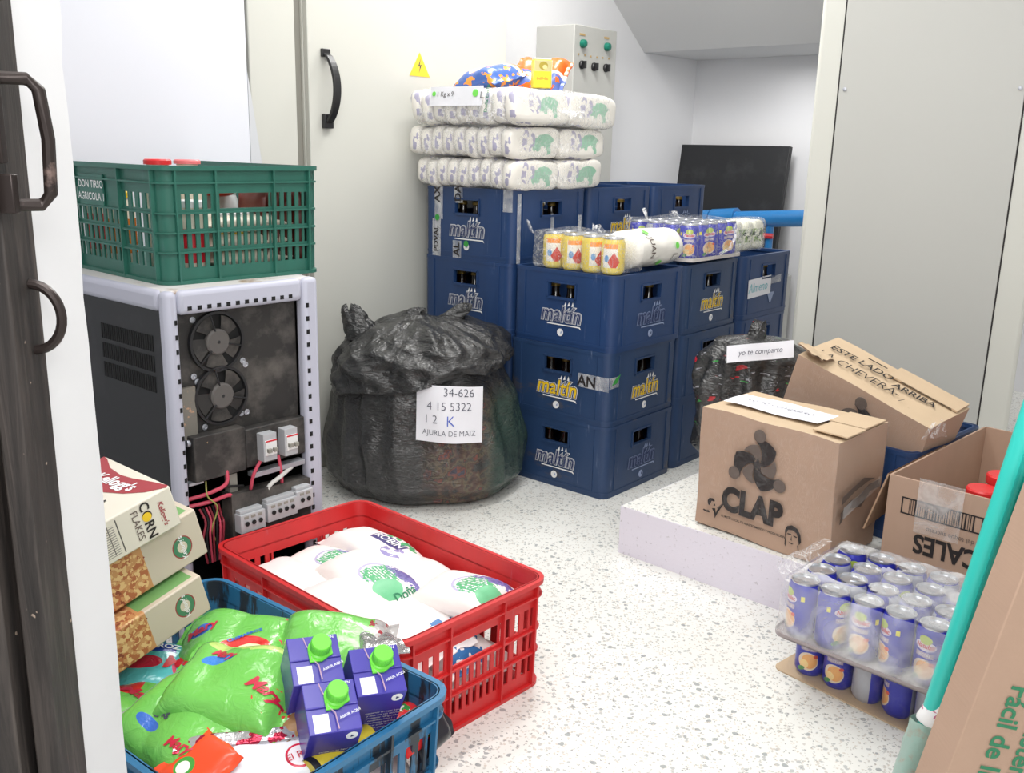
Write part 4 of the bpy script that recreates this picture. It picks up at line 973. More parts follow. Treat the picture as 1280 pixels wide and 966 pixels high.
# ------------------------------------------------------------------ cardboard boxes
def swirl(m, X, s):
    """three comma-shaped figures with round heads turning about a dark star"""
    gm = INKG
    sp = lambda r_, t0: (r_*math.cos(R(t0)+2.3*(r_-.1)), r_*math.sin(R(t0)+2.3*(r_-.1)))
    rr = [.10+.036*i for i in range(11)]
    for k in range(3):
        for dark, t0, t1, r1, mt, h_ in ((0, 62, 112, .36, gm, .0005), (1, 118, 176, .46, INKK, .0005)):
            q = [r_ for r_ in rr if r_ <= r1]
            a = [sp(r_, 120*k+t0+(0 if r_ < .2 else -6*(r_-.2))) for r_ in q]; b = [sp(r_, 120*k+t1) for r_ in q]
            e0 = math.atan2(a[-1][1], a[-1][0]); e1_ = math.atan2(b[-1][1], b[-1][0])
            if e1_ < e0: e1_ += 2*PI
            tip = [(q[-1]*(1+.03*math.sin(PI*t/6))*math.cos(e0+(e1_-e0)*t/6), q[-1]*(1+.03*math.sin(PI*t/6))*math.sin(e0+(e1_-e0)*t/6)) for t in range(1, 6)]
            m.poly(a+tip+b[::-1], h_/s, mt, X @ Matrix.Scale(s, 4))
        m.poly(arc(0, .52, .115, 0, 360, 20)[:-1], .0008/s, gm, X @ Matrix.Rotation(R(120*k), 4, 'Z') @ Matrix.Scale(s, 4))
    m.poly([((.13 if i % 2 == 0 else .06)*math.cos(R(90+36*i)), (.13 if i % 2 == 0 else .06)*math.sin(R(90+36*i))) for i in range(10)], .0010/s, INKK, X @ Matrix.Scale(s, 4))
def face_print(m, X, s, arm=False):
    S_ = X @ Matrix.Scale(s, 4); h = .0006/s
    if arm:   # head in profile, raised arm
        m.poly([(-.25, .35), (-.3, .55), (-.2, .72), (.02, .76), (.15, .66), (.1, .6), (-.05, .6), (-.1, .45), (-.18, .3)], h, INKK, S_)
        m.poly([(.15, .5), (.2, .42), (.14, .36), (.08, .4)], h, INKK, S_)
        m.poly([(0, .2), (.2, .25), (.26, .0), (.32, .2), (.62, .62), (.68, .6), (.38, .08), (.22, -.3), (.16, .0)], h, INKK, S_)
        m.poly([(.3, .3), (.66, .72), (.64, .86), (.69, .8), (.72, .9), (.75, .78), (.74, .7), (.36, .25)], h, INKG, S_)
        m.poly([(-.4, 0), (-.15, .06), (-.2, .0)], h, INKG, S_); m.poly([(-.55, -.06), (-.5, .02), (-.35, -.02), (-.2, .0), (-.1, -.08), (-.3, -.1)], h, INKK, S_)
    else:     # head with swept hair
        m.poly([(-.3, .1), (-.34, .4), (-.26, .6), (-.05, .7), (.2, .62), (.36, .4), (.42, .1), (.34, -.05), (.28, .2), (.2, .42), (0, .5), (-.2, .46), (-.26, .3)], h, INKK, S_)
        m.poly([(-.22, .3), (-.04, .32), (-.06, .27), (-.2, .26)], h, INKK, S_); m.poly([(.06, .3), (.22, .26), (.2, .22), (.06, .25)], h, INKK, S_)
        m.poly([(-.02, .25), (-.06, .05), (.02, .04), (.0, .08)], h, INKG, S_); m.poly([(-.14, -.05), (.1, -.08), (.02, -.12)], h, INKK, S_)
        m.poly([(-.3, .1), (-.3, -.2), (-.25, -.3), (-.26, .0)], h, INKK, S_); m.poly([(.3, -.05), (.36, -.3), (.32, -.32), (.26, -.1)], h, INKG, S_)
def dented(m, w, d, h, mat, matt, seed, amp=.006):
    """closed carton with softly dented faces; top face in a second material"""
    def quad(o_, ex, ey, nrm, mt, n1=16, n2=12):
        o_, ex, ey, nrm = map(Vector, (o_, ex, ey, nrm))
        def P(u, v):
            p = o_+ex*u+ey*v; k = amp*noise.noise(p*7+Vector((seed, 0, 0))); c = Vector((w/2, d/2, h/2)); 
            q = p+Vector((noise.noise(p*6+Vector((seed, 1, 1))), noise.noise(p*6+Vector((4, seed, 1))), noise.noise(p*6+Vector((4, 1, seed)))))*amp
            return q
        m.grid(P, n1, n2, mt)
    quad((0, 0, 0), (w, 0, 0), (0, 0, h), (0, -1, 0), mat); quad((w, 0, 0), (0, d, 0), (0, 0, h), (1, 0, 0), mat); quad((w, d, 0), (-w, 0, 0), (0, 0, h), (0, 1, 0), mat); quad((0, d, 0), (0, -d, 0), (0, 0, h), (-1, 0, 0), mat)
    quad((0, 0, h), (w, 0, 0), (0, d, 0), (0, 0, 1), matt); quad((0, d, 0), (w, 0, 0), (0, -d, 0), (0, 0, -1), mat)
def carton_print(m, w, h, cx, cz, s, full=True):
    X = MX((cx, -.0075, cz), (1, 0, 0), (0, 0, 1)); swirl(m, X, s)
    if full:
        text(m, 'CLAP', s*.60, INKK, MX((cx-.008, -.0075, cz-s*.80), (1, 0, 0), (0, 0, 1)), bold=.055, sx=.84)
        text(m, 'COMITÉS LOCAL DE ABASTECIMIENTO Y PRODUCCIÓN', s*.060, INKK, MX((cx+.0, -.0075, cz-s*1.13), (1, 0, -.0), (0, 0, 1)), bold=.03, sx=.85)
b = thing('cardboard_box', 'brown carton with a large dark swirl emblem standing on the plinth', 'box', (.499, 2.385, .147), R(-46.2), R(.6), R(1.0))
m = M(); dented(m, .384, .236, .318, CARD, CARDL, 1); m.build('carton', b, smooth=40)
m = M(); carton_print(m, .384, .318, .178, .208, .145); face_print(m, MX((.055, -.0075, .045), (1, 0, 0), (0, 0, 1)), .05, True); face_print(m, MX((.290, -.0075, .040), (1, 0, 0), (0, 0, 1)), .06)
o = m.build('printed_emblem', b, smooth=0)
m = M(); X = MX((.155, .115, .3245), (1, 0, 0), (0, 1, 0)); m.grid(lambda u, v: X @ Vector(((u-.5)*.27, (v-.5)*.11, .003+.002*math.sin(u*8+v*4))), 14, 6, PAPER)
text(m, 'yo te comparto', .03, INK, X @ Matrix.Translation((.0, .0, .006)), shear=.2, bold=-.01); m.build('paper_label', b, smooth=0)
m = M(); m.box(.0, .384, .108, .112, .323, .3245, GAP)
for (x0, x1, y0, y1) in ((.30, .39, .02, .11), (.29, .385, .118, .225)): m.box(x0, x1, y0, y1, .3235, .3275, CARDL)
m.build('top_flap', b, bevel=.001)
def PW_(u, v):
    tt = u*2*(.384+.236)*.75; w, d = .392, .244
    if tt < w: p = (tt-.004, -.0055)
    elif tt < w+d: p = (w-.004, tt-w-.0055)
    else: p = (w-.004-(tt-w-d), d-.0055)
    z = .06+v*.266; q = .002*noise.noise(Vector((tt*20, z*14, 0))); nx = (0, -1) if tt < w else ((1, 0) if tt < w+d else (0, 1)); return (p[0]+nx[0]*(q+.003), p[1]+nx[1]*(q+.003), z)
m = M(); m.grid(PW_, 90, 24, FILML); o = m.build('stretch_film', b, smooth=60)
m = M(); X = MX((.394, .12, .16), (0, 1, 0), (0, 0, 1))
m.poly([(-.1, -.05), (-.06, -.02), (.0, -.03), (.04, .0), (.09, .0), (.09, .02), (.03, .02), (-.02, .0), (-.06, .0), (-.1, -.02)], .0008, INKG, X); m.poly([(-.1, .0), (-.04, .02), (.02, .03), (.06, .03), (.0, .045), (-.1, .02)], .0008, INKG, X); m.add([X @ Vector(p) for p in ((-.09, -.04, .001), (.09, .0, .001), (.09, .03, .001), (-.09, -.01, .001))], [(0, 1, 2, 3)], TAPE); m.build('side_print', b, smooth=0)

k2 = .965; C0 = Vector((0, 0, 1.1))
b = thing('cardboard_box', 'tilted brown carton with handwriting on its top, leaning by the grey cabinet', 'box', (.746, 2.638, .285), R(-46.6), R(18.1), R(7.9))
w2, d2, h2 = .403, .196, .309
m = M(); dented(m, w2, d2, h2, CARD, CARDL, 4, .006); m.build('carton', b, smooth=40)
m = M(); carton_print(m, w2, h2, .215, .20, .15, True); m.build('printed_emblem', b, smooth=0)
m = M()
def tp2(x, y): return (x, y, h2+.0075)
TXm = lambda x, y, r_=0: MX((x, y, h2+.007), (math.cos(r_), math.sin(r_), 0), (-math.sin(r_), math.cos(r_), 0))
text(m, 'ESTE LADO', .040, INKK, TXm(.125, .118), bold=.012, sx=.95); text(m, 'ARRIBA', .036, INKK, TXm(.295, .098, .05), bold=.012); text(m, 'LA CHEVERA-', .046, INKK, TXm(.15, .060), bold=-.005, sx=.9); text(m, '/', .03, INKK, TXm(.29, .04)); text(m, 'FEL. YP', .022, INKK, TXm(.29, .165))
for x0, x1, y0, y1 in ((.12, .18, .158, .161), (.24, .385, .128, .1295)): m.box(x0, x1, y0, y1, h2+.006, h2+.0072, INKK)
m.build('handwriting', b, smooth=0)
m = M()
def PF(u, v): return (.0+u*.085-.01, -.012+v*.075, h2+.008+.03*(1-v)*(1-.4*u)+.008*noise.noise(Vector((u*4, v*4, 2)))-.0)
m.grid(PF, 12, 10, CARDL); m.grid(lambda u, v: tuple(Vector(PF(u, v))-Vector((0, 0, .004))), 12, 10, CARD)
m.box(.2, .4, .13, .197, h2+.004, h2+.009, CARDL); m.build('top_flap', b, smooth=60)
m = M()
def PW2(u, v):
    tt = u*(w2+d2); q = .003*noise.noise(Vector((tt*20, v*6, 3)))
    return (tt, -.010+q, .03+v*(h2-.02)) if tt < w2 else (w2+.010+q, tt-w2, .03+v*(h2-.02))
m.grid(PW2, 60, 20, FILML)
ear(m, w2+.005, .02, h2-.03, .08, .06, FILMW, 3, 1.2, .1)
m.build('stretch_film', b, smooth=60)
# blue crate between / behind the cartons, standing on the plinth
CX = R(-46.4); ex = Vector((math.cos(CX), math.sin(CX), 0)); ey = Vector((-math.sin(CX), math.cos(CX), 0)); fr = Vector((1.012, 2.26, .1415))
t = thing('bottle_crate', 'blue bottle crate on the plinth between the cartons, holding the tilted one', 'crate', fr-ex*.413, CX)
bo = bpy.data.objects.new('body', cr_me['a']); COL.objects.link(bo); bo.parent = t
o = bpy.data.objects.new('printed_logo', lg_me['w']); COL.objects.link(o); o.parent = t; o.matrix_local = MX((.2, -.0012, .100), (1, 0, 0), (0, 0, 1))

ob = thing('cardboard_box', 'open brown carton with upside down lettering and a barcode panel', 'box', (.88, 2.088, .142), R(-44.9))
w3, d3, h3 = .40, .60, .250; tk = .005
m = M(); m.box(0, w3, 0, tk, 0, h3, CARD); m.box(0, tk, tk, d3, 0, h3, CARD); m.box(w3-tk, w3, tk, d3, 0, h3, CARD); m.box(tk, w3-tk, d3-tk, d3, 0, h3, CARD); m.box(tk, w3-tk, tk, d3-tk, 0, .005, CARD); m.build('carton', ob, bevel=.0008)
m = M(); m.add([(-.001, .0, h3), (-.001, .33, h3), (-.05, .30, h3-.13), (-.045, -.0, h3-.15), (-.005, .0, h3), (-.005, .33, h3), (-.054, .30, h3-.13), (-.049, -.0, h3-.15)], [(0, 1, 2, 3), (7, 6, 5, 4), (2, 6, 7, 3), (0, 3, 7, 4), (1, 5, 6, 2)], CARDIN); m.build('flap', ob)
m = M(); Y_ = -.0006; X = MX((.0, Y_, 0), (1, 0, 0), (0, 0, 1))
def rect(m, x0, x1, z0, z1, mt, y=-.0012): m.box(x0, x1, y, -.0002, z0, z1, mt)
z0, z1, x0, x1 = .165, .205, .035, .215
for a in ((x0, x1, z0, z0+.003), (x0, x1, z1-.003, z1), (x0, x0+.003, z0, z1), (x1-.003, x1, z0, z1)): rect(m, *a, INKK)
rnd = random.Random(2); x = x0+.018
while x < x1-.02: w = rnd.choice([.0012, .002, .0035]); rect(m, x, x+w, z0+.003, z1-.003, INKK, -.001); x += w+rnd.choice([.0018, .003, .004])
Xr = MX((.205, -.0008, .105), (-1, 0, 0), (0, 0, -1)); 
text(m, 'BUCALES', .062, INKK, MX((.180, -.0008, .105), (-1, 0, 0), (0, 0, -1)), bold=.03, sx=.85); text(m, 'el productor del toque secreto', .0165, INKG, MX((.19, -.0008, .142), (-1, 0, 0), (0, 0, -1)), sx=.9)
m.build('printing', ob, smooth=0)
m = M(); m.grid(lambda u, v: (.07+.10*u, -.004-.004*noise.noise(Vector((u*5, v*5, 0))), .13+.13*v), 14, 14, TAPE); m.build('packing_tape', ob, smooth=80)
OT = ob.matrix_local.copy()
for k, (x, y, z) in enumerate(((.135, .225, .130), (.15, .31, .148), (.215, .245, .13), (.225, .325, .14), (.30, .30, .12))):
    t = thing('jar', 'red lidded jar wrapped in film inside the open carton', 'jar', group='red lidded jars in the open carton'); t.matrix_local = OT @ Matrix.Translation((x, y, .006))
    m = M(); m.lathe([(0, 0), (.034, 0), (.036, .005), (.036, z+.03), (.032, z+.038)], CREAMJ, 24); m.build('body', t, smooth=50)
    m = M(); m.lathe([(.037, z+.038), (.038, z+.041), (.038, z+.058), (.035, z+.062), (0, z+.061)], REDP, 28); m.build('lid', t)

# ------------------------------------------------------------------ packs of blue cans, lower right
ya = R(-43.6); e1 = Vector((math.cos(ya), math.sin(ya), 0)); e2 = Vector((-math.sin(ya), math.cos(ya), 0)); P0 = Vector((.619, 1.818, .1285))
def jit(i, j, s): return Vector((noise.noise(Vector((i*1.7, j*2.3, s)))*.004, noise.noise(Vector((i*2.1, j*1.3, s+5)))*.004, 0))
rots = {(0, 0): -38, (1, 0): 68, (2, 0): 0, (3, 0): -42, (4, 0): -8}
face = ya-R(90)
can_grid('blue juice can standing under film in the upper pack at lower right', 'cans of the upper pack at lower right', lambda i, j: Matrix.Translation(P0+e1*.0665*i+e2*.074*j+jit(i, j, 0)), 6, 4,
         lambda i, j: face+R(rots.get((i, j), (i*77+j*131) % 360)),
         {(0, 0): 'blue juice can at the left front corner of the upper pack', (2, 0): 'blue juice can facing forward, third from the left in the upper front row'})
# tray board of the upper pack, with rounded corners
def traymesh(w, d, h, mat, r=.035, t=.003):
    m = M(); pts = arc(w-r, r, r, -90, 0, 8)+arc(w-r, d-r, r, 0, 90, 8)+arc(r, d-r, r, 90, 180, 8)+arc(r, r, r, 180, 270, 8); m.poly(pts, t, mat)
    if h: ring(m, w, d, r, .0018, [0, h], mat)
    return m
a_ = P0-e1*.048-e2*.045
o = traymesh(.43, .315, .009, plain('grey_tray_board', srgb(156, 146, 146), .6)).build('can_tray'); o.matrix_local = Matrix.Translation((a_.x, a_.y, .1245)) @ Matrix.Rotation(ya, 4, 'Z'); tag(o, 'grey film covered tray under the upper pack of cans', 'tray')
yb_ = R(-49); f1_ = Vector((math.cos(yb_), math.sin(yb_), 0)); f2_ = Vector((-math.sin(yb_), math.cos(yb_), 0)); L0 = Vector((.590, 1.893, 0))
o = traymesh(.43, .30, .0, CARDL, r=.02, t=.003).build('can_tray'); o.matrix_local = Matrix.Translation((L0.x, L0.y, .0005)) @ Matrix.Rotation(yb_, 4, 'Z'); tag(o, 'brown cardboard tray on the floor under the lower pack of cans', 'tray')
rot2 = {(0, 0): 20, (1, 0): 10, (2, 0): 150, (3, 0): -50, (4, 0): 190}
can_grid('blue juice can in the lower pack on the brown tray', 'cans of the lower pack at lower right', lambda i, j: Matrix.Translation(L0+f1_*(.062+.068*i)+f2_*(.050+.070*j)+Vector((0, 0, .0035))+jit(i, j, 3)*.5), 5, 4,
         lambda i, j: yb_-R(90)+R(rot2.get((i, j), (i*57+j*101) % 360)))
# film: front and side skirts and a wrinkled top sheet, torn open at the left back corner
def wrapf(w, d, h, seed, name, label, X, mat, hole=False, flap=False):
    m = M(); r = .03
    def per(t):
        L_ = [w-2*r, PI*r/2, d-2*r, PI*r/2, w-2*r, PI*r/2, d-2*r, PI*r/2]; T_ = sum(L_); s = (t % 1)*T_; c = 0
        st = [((r, 0), (1, 0), None), (None, (w-r, r), -90), ((w, r), (0, 1), None), (None, (w-r, d-r), 0), ((w-r, d), (-1, 0), None), (None, (r, d-r), 90), ((0, d-r), (0, -1), None), (None, (r, r), 180)]
        for k, l in enumerate(L_):
            if s <= l or k == 7:
                if st[k][0]: return (st[k][0][0]+st[k][1][0]*s, st[k][0][1]+st[k][1][1]*s)
                a = R(st[k][2]+90*s/l); return (st[k][1][0]+r*math.cos(a), st[k][1][1]+r*math.sin(a))
            s -= l
    def side(u, v):
        x, y = per(u); k = .004*noise.noise(Vector((x*22, y*22, v*3+seed))); g = 1-.05*v**6
        return ((x-w/2)*g+w/2+k, (y-d/2)*g+d/2+k, h*v)
    m.grid(side, 110, 14, mat, closeu=True)
    def topf(u, v):
        x = .02+(w-.04)*u; y = .02+(d-.04)*v; return (x, y, h+.003+.004*noise.noise(Vector((x*24, y*24, seed)))+.003*math.cos(x/.0665*2*PI)*math.cos(y/.074*2*PI))
    n1, n2 = 44, 34; m.grid(topf, n1, n2, mat)
    if hole:
        keep = [(f, i) for f, i in zip(m.f, m.mi) if not (all(.02 < m.v[q][0] < .155+.05*math.sin(m.v[q][1]*30) and m.v[q][1] > .075 and m.v[q][2] > h*.7 and m.v[q][1] < .245 for q in f))]
        m.f = [k[0] for k in keep]; m.mi = [k[1] for k in keep]
    if flap:
        def fl(u, v): a = PI*.9*u; return (.0-.06*math.sin(a)*(1-.3*v)-.01, .11+.17*v+.03*math.sin(a), h-.005+.004*noise.noise(Vector((u*5, v*5, 1)))-.055*math.sin(a*.55)**2)
        m.grid(fl, 16, 16, FILMW)
    o = m.build(name, smooth=80); o.matrix_local = X; tag(o, label, 'shrink film'); return o
wrapf(.426, .311, .1235, 2, 'shrink_wrap', 'hazy shrink film torn open over the upper pack of blue cans', Matrix.Translation((a_.x, a_.y, .128)) @ Matrix.Rotation(ya, 4, 'Z') @ Matrix.Translation((.002, .002, 0)), film('hazy_can_film', haze=.50, scale=9, soft=True), True, True)
wrapf(.37, .29, .118, 6, 'shrink_wrap', 'shrink film around the lower pack of blue cans', Matrix.Translation(L0+f1_*.022+f2_*.008+Vector((0, 0, .0035))) @ Matrix.Rotation(yb_, 4, 'Z'), FILML)
m = M(); rnd = random.Random(3)
m.grid(lambda u, v: (.70+.12*u, 1.50+.08*v+.02*math.sin(u*5), .004+.012*abs(noise.noise(Vector((u*6, v*6, 1))))*(1 if 0 < u < 1 else 0)), 26, 18, FILML); o = m.build('loose_film', smooth=80); tag(o, 'crumpled scrap of clear film on the floor in front of the cans', 'plastic scrap')

# ------------------------------------------------------------------ teal poles and the tall box at the right edge
dirp = (Vector((.731, 1.30, .802))-Vector((.626, 1.30, .166))).normalized()
base = Vector((.626, 1.30, .166)); base = base-dirp*(base.z/dirp.z)
for k, (off, lab_) in enumerate(((.016, 'slim teal pole wrapped in film, the left one of the leaning pair'), (.047, 'slim teal pole, the right one of the leaning pair'))):
    t = thing('pole', lab_, 'pole', base+Vector((off, -.004+.0*k, .004)), group='pair of leaning teal poles')
    t.rotation_mode = 'QUATERNION'; t.matrix_local = Matrix.Translation(base+Vector((off, 0, .004+.003))) @ Vector((0, 0, 1)).rotation_difference(dirp).to_matrix().to_4x4()
    m = M(); m.lathe([(.0, .0), (.014, 0), (.0155, .003), (.0155, 1.15), (.013, 1.155), (0, 1.156)], TEAL, 24); m.box(-.002, .002, -.0168, -.0145, .02, 1.14, TEALD); m.build('shaft', t, smooth=50)
    if k == 0:
        m = M(); m.grid(lambda u, v: ((.024+.002*noise.noise(Vector((math.cos(2*PI*u)*3, math.sin(2*PI*u)*3, v*9))))*1.75*math.cos(2*PI*u)+.013, .022*math.sin(2*PI*u), .0+v*.255), 40, 20, plain('pale_wrap', srgb(170, 196, 186), .35, dirt=(20, .55, .7, srgb(190, 150, 130)), bump=(30, .5, .006), alpha=.75), closeu=True); m.build('wrapping', t, smooth=80)
        m = M(); X = Matrix.Translation((.0155, 0, .255)) @ Matrix.Rotation(R(18), 4, 'Y') @ Matrix.Diagonal((1.55, 1, 1, 1)); m.lathe([(.0225, -.01), (.0235, -.006), (.0235, .034), (.0225, .036)], WHITEP, 30, X, caps=False); m.lathe([(.0237, .008), (.0237, .018)], printed('tape_print', srgb(230, 230, 232), [('speck', 'xz', 0, 0, 1, 1, 0, srgb(190, 110, 140), 130, .6)]), 30, X, caps=False); m.build('white_tape', t, smooth=60)
ct = thing('tall_carton', 'tall leaning cardboard box with green lettering in the right foreground', 'box')
dc = Vector((.074+.02, 0, .468)).normalized(); bc_ = Vector((.626, 1.15, .27)); bc_ = bc_-dc*(bc_.z/dc.z)
rx = Vector((dc.z, 0, -dc.x)).normalized(); zz = rx.cross(dc)  # local x right, y up along the box
yaw_c = Matrix.Rotation(R(0), 4, 'Z')
ct.matrix_local = Matrix(((rx.x, dc.x, zz.x, bc_.x), (rx.y, dc.y, zz.y, bc_.y), (rx.z, dc.z, zz.z, bc_.z+.062), (0, 0, 0, 1)))
m = M(); m.box(0, .36, .0, .66, -.07, 0, CARD); m.build('carton', ct, bevel=.002)
m = M(); FG = GREENINK
X = lambda x, y: MX((x, y, .0008), (0, -1, 0), (1, 0, 0))
text(m, 'Fácil de Instalar', .040, FG, X(.054, .250), bold=.02, sx=.95); text(m, 'Sistema', .040, FG, X(.094, .262), bold=.02, sx=.95)
m.build('green_lettering', ct, smooth=0)

# ------------------------------------------------------------------ flour bags in the red crate
FB = [printed('flour_bag_a', srgb(240, 234, 230), [('ell', 'xy', .03, .0, .085, .085, 0, srgb(190, 180, 212)), ('ell', 'xy', .03, 0, .074, .074, 0, srgb(238, 236, 238)), ('ell', 'xy', .03, 0, .062, .062, 0, srgb(196, 188, 216)), ('ell', 'xy', .03, 0, .056, .056, 0, srgb(238, 236, 238)), ('stripe', 'xy', .04, 0, .07, .07, .0, srgb(84, 168, 110), 130, .45), ('blot', 'xy', .04, 0, .08, .085, .3, srgb(84, 176, 120), 130, .5), ('ell', 'xy', .085, -.012, .055, .07, 0, srgb(110, 190, 140)), ('tri', 'xy', .065, .05, .07, .04, .2, srgb(96, 88, 150)), ('blot', 'xy', .06, .045, .10, .03, .2, srgb(120, 110, 170), 120, .48)], rough=.42, wob=.008, bump=(50, .3)),
      printed('flour_bag_b', srgb(238, 232, 230), [('rect', 'xy', .03, .012, .10, .035, 0, srgb(74, 66, 126)), ('blot', 'xy', .05, .035, .1, .03, 0, srgb(70, 168, 110), 60, .45), ('blot', 'xy', .075, -.02, .06, .05, 0, srgb(150, 140, 190), 40, .45)], rough=.42, wob=.006, bump=(50, .3)),
      printed('flour_bag_c', srgb(240, 236, 236), [('blot', 'xy', .08, .0, .06, .12, .4, srgb(48, 110, 170), 40, .5)], rough=.42, wob=.01, bump=(50, .3)),
      printed('flour_bag_plain', srgb(240, 232, 230), [], rough=.42, bump=(40, .3))]
RT = redc.matrix_local.copy(); RI = RT.inverted()
def red_local(x, y, z): return (RI @ Vector((x, y, z)))
def fbag(label, wx, wy, z, rz, ry, rx, mat, seed, L=.24, Wd=.145, T=.06, txt=None, grp='flour bags in the red crate'):
    o, top = soft('flour_bag', label, 'bag', TR((wx, wy, z), rz, ry, rx), L, Wd, T, FB[mat], seed=seed, group=grp, bend=.012, nz=.004)
    if txt:
        m = M()
        for s_, x, y, sz, mt, rr in txt: text(m, s_, sz, mt, Matrix.Translation((x, y, 0)) @ Matrix.Rotation(rr, 4, 'Z'), wrap=lambda x, y: (x, y, top(x, y)+.0015), bold=.02)
        m.build('printing', o, smooth=0)
    return o
DZ = .0
# length of the crate runs towards 137 degrees; bag length mostly along it, printed end towards the right-hand end
L1 = R(-42)
def fb(label, x, y, z, rz, ry, rx, mat, seed, L=.24, Wd=.145, T=.06, txt=None):
    p = RT @ Vector((x, y, z)); return fbag(label, p.x, p.y, p.z, rz, ry, rx, mat, seed, L, Wd, T, txt)
fb('lower white flour bag seen through the red slats', .20, .16, .06, L1, 0, 0, 3, 11, .27, .30, .09)
fb('lower white flour bag at the bottom of the red crate', .20, .44, .06, L1, 0, 0, 3, 12, .28, .30, .09)
fb('flour bag with dark purple name band at the far corner of the red crate', .315, .455, .182, L1+R(2), R(3), R(-6), 1, 1, .27, .13, .065, [('ROBIN', .03, .012, .030, WHITEINK, 0)])
fb('flour bag with round green print at the back left of the red crate', .195, .49, .168, L1+R(12), R(-2), R(2), 0, 2, .22, .135, .06)
fb('flour bag with large green and purple print in the middle of the red crate', .205, .34, .182, L1+R(-5), R(5), R(0), 0, 3, .27, .15, .066, [('Doña', .108, .018, .026, GREENINK, R(100)), ('Emilia', .128, -.012, .022, GREENINK, R(100))])
fb('plain white flour bag at the left end of the red crate', .085, .465, .165, L1+R(-2), R(2), R(0), 3, 4, .25, .14, .07)
fb('plain white flour bag along the near side of the red crate', .095, .27, .175, L1+R(4), R(4), R(-2), 3, 5, .27, .145, .075)
fb('plain flour bag under the right hand printed one', .310, .27, .158, L1+R(-4), R(3), R(4), 3, 6, .25, .14, .07)
fb('flour bag with green print at the right end of the red crate', .300, .150, .183, L1+R(10), R(-6), R(2), 0, 7, .22, .145, .062)
fb('white flour bag nearest the blue crate in the red crate', .095, .155, .165, L1+R(2), R(4), R(0), 3, 8, .26, .15, .075)
fb('white bag with blue star print in the red crate', .20, .175, .150, L1+R(-8), R(6), R(0), 2, 9, .24, .13, .05)
fb('white bag with blue print behind the hand hole of the red crate', .215, .125, .115, L1+R(4), R(5), R(0), 2, 10, .20, .15, .05)

# ------------------------------------------------------------------ groceries in the blue crate
GRB = srgb(112, 190, 84)
def gprint(name, lay, base=GRB): return printed(name, base, lay, rough=.22, wob=.006, bump=(34, .75, 1.5), coat=.3)
GP = [gprint('green_bag_a', [('ell', 'xy', -.035, .02, .05, .02, .3, srgb(60, 130, 210)), ('rect', 'xy', .12, 0, .03, .3, 0, srgb(186, 186, 186)), ('blot', 'xy', .09, -.03, .08, .05, 0, srgb(200, 60, 50), 40, .55), ('blot', 'xy', .0, .06, .14, .04, .1, srgb(190, 220, 120), 22, .45)]),
      gprint('green_bag_b', [('ell', 'xy', .02, .04, .085, .05, .6, srgb(214, 50, 44)), ('ell', 'xy', .035, .045, .045, .03, .6, srgb(240, 226, 160)), ('rect', 'xy', -.085, .0, .02, .3, 0, srgb(190, 188, 186)), ('ell', 'xy', -.03, -.03, .045, .018, 0, srgb(60, 110, 200))]),
      gprint('green_bag_c', [('ell', 'xy', .03, -.03, .09, .06, .2, srgb(214, 50, 44)), ('ell', 'xy', .04, -.035, .05, .035, .2, srgb(240, 230, 190)), ('ell', 'xy', -.06, .0, .04, .03, .8, srgb(56, 100, 190)), ('blot', 'xy', .09, .03, .05, .09, .3, srgb(220, 70, 90), 70, .5)]),
      gprint('green_bag_d', [('rect', 'xy', .085, .0, .05, .3, 0, srgb(176, 172, 170)), ('blot', 'xy', .07, .0, .05, .2, 0, srgb(150, 40, 50), 60, .6)]),
      gprint('teal_bag', [('rect', 'xy', -.02, .03, .09, .022, .1, srgb(40, 70, 170)), ('ell', 'xy', -.02, -.005, .06, .03, .1, srgb(210, 40, 70)), ('blot', 'xy', .05, .0, .05, .08, 0, srgb(226, 90, 120), 60, .5)], srgb(96, 196, 200))]
def gbag(label, loc, rz, ry, rx, mat, seed, L=.21, Wd=.15, T=.075, txt=(), grp='green bags in the blue crate', **k):
    o, top = soft('rice_bag', label, 'bag', TR(loc, rz, ry, rx), L, Wd, T, GP[mat], seed=seed, group=grp, nz=.010, ns=13, folds=.020, nx=48, ny=36, **k)
    if txt:
        m = M()
        for s_, x, y, sz, mt, rr, sh in txt: text(m, s_, sz, mt, Matrix.Translation((x, y, 0)) @ Matrix.Rotation(rr, 4, 'Z'), wrap=lambda x, y: (x, y, top(x, y)+.0016), bold=.03, shear=sh)
        m.build('printing', o, smooth=0)
    return o
DRED = plain('crimson_print', srgb(190, 30, 60), .4)
gbag('bright green bag with red script lying over the middle of the blue crate', (-.405, 1.268, .300), R(-14), R(4), R(14), 0, 1, .21, .15, .08, [('Mary', .062, -.018, .030, DRED, R(-15), .3), ('Mary', -.03, .03, .020, DRED, R(-12), .3)])
gbag('green bag with red oval at the near left of the blue crate', (-.465, 1.222, .262), R(-36), R(2), R(20), 1, 2, .22, .15, .075, [('2 kg', -.02, -.01, .016, INK, R(20), 0), ('Mary', .05, -.035, .022, DRED, R(10), .3), ('CREMARROZ', .0, .05, .011, BLUEINK, R(20), .1)])
gbag('green bag with large red oval at the back of the blue crate', (-.455, 1.455, .262), R(-10), R(0), R(18), 2, 3, .22, .15, .08, [('Mary', -.06, .0, .026, DRED, R(40), .3), ('CREMARROZ', .02, .0, .010, BLUEINK, R(40), 0)])
gbag('green bag with torn silver end behind the purple cartons', (-.285, 1.435, .275), R(6), R(4), R(8), 3, 4, .20, .15, .085)
gbag('teal bag with red script at the far left of the blue crate', (-.572, 1.402, .245), R(8), R(0), R(16), 4, 5, .19, .12, .06, [('Mary', .05, -.0, .04, REDINK, R(6), .3), ('CREMARROZ', -.02, .032, .017, WHITEINK, R(6), .1)])
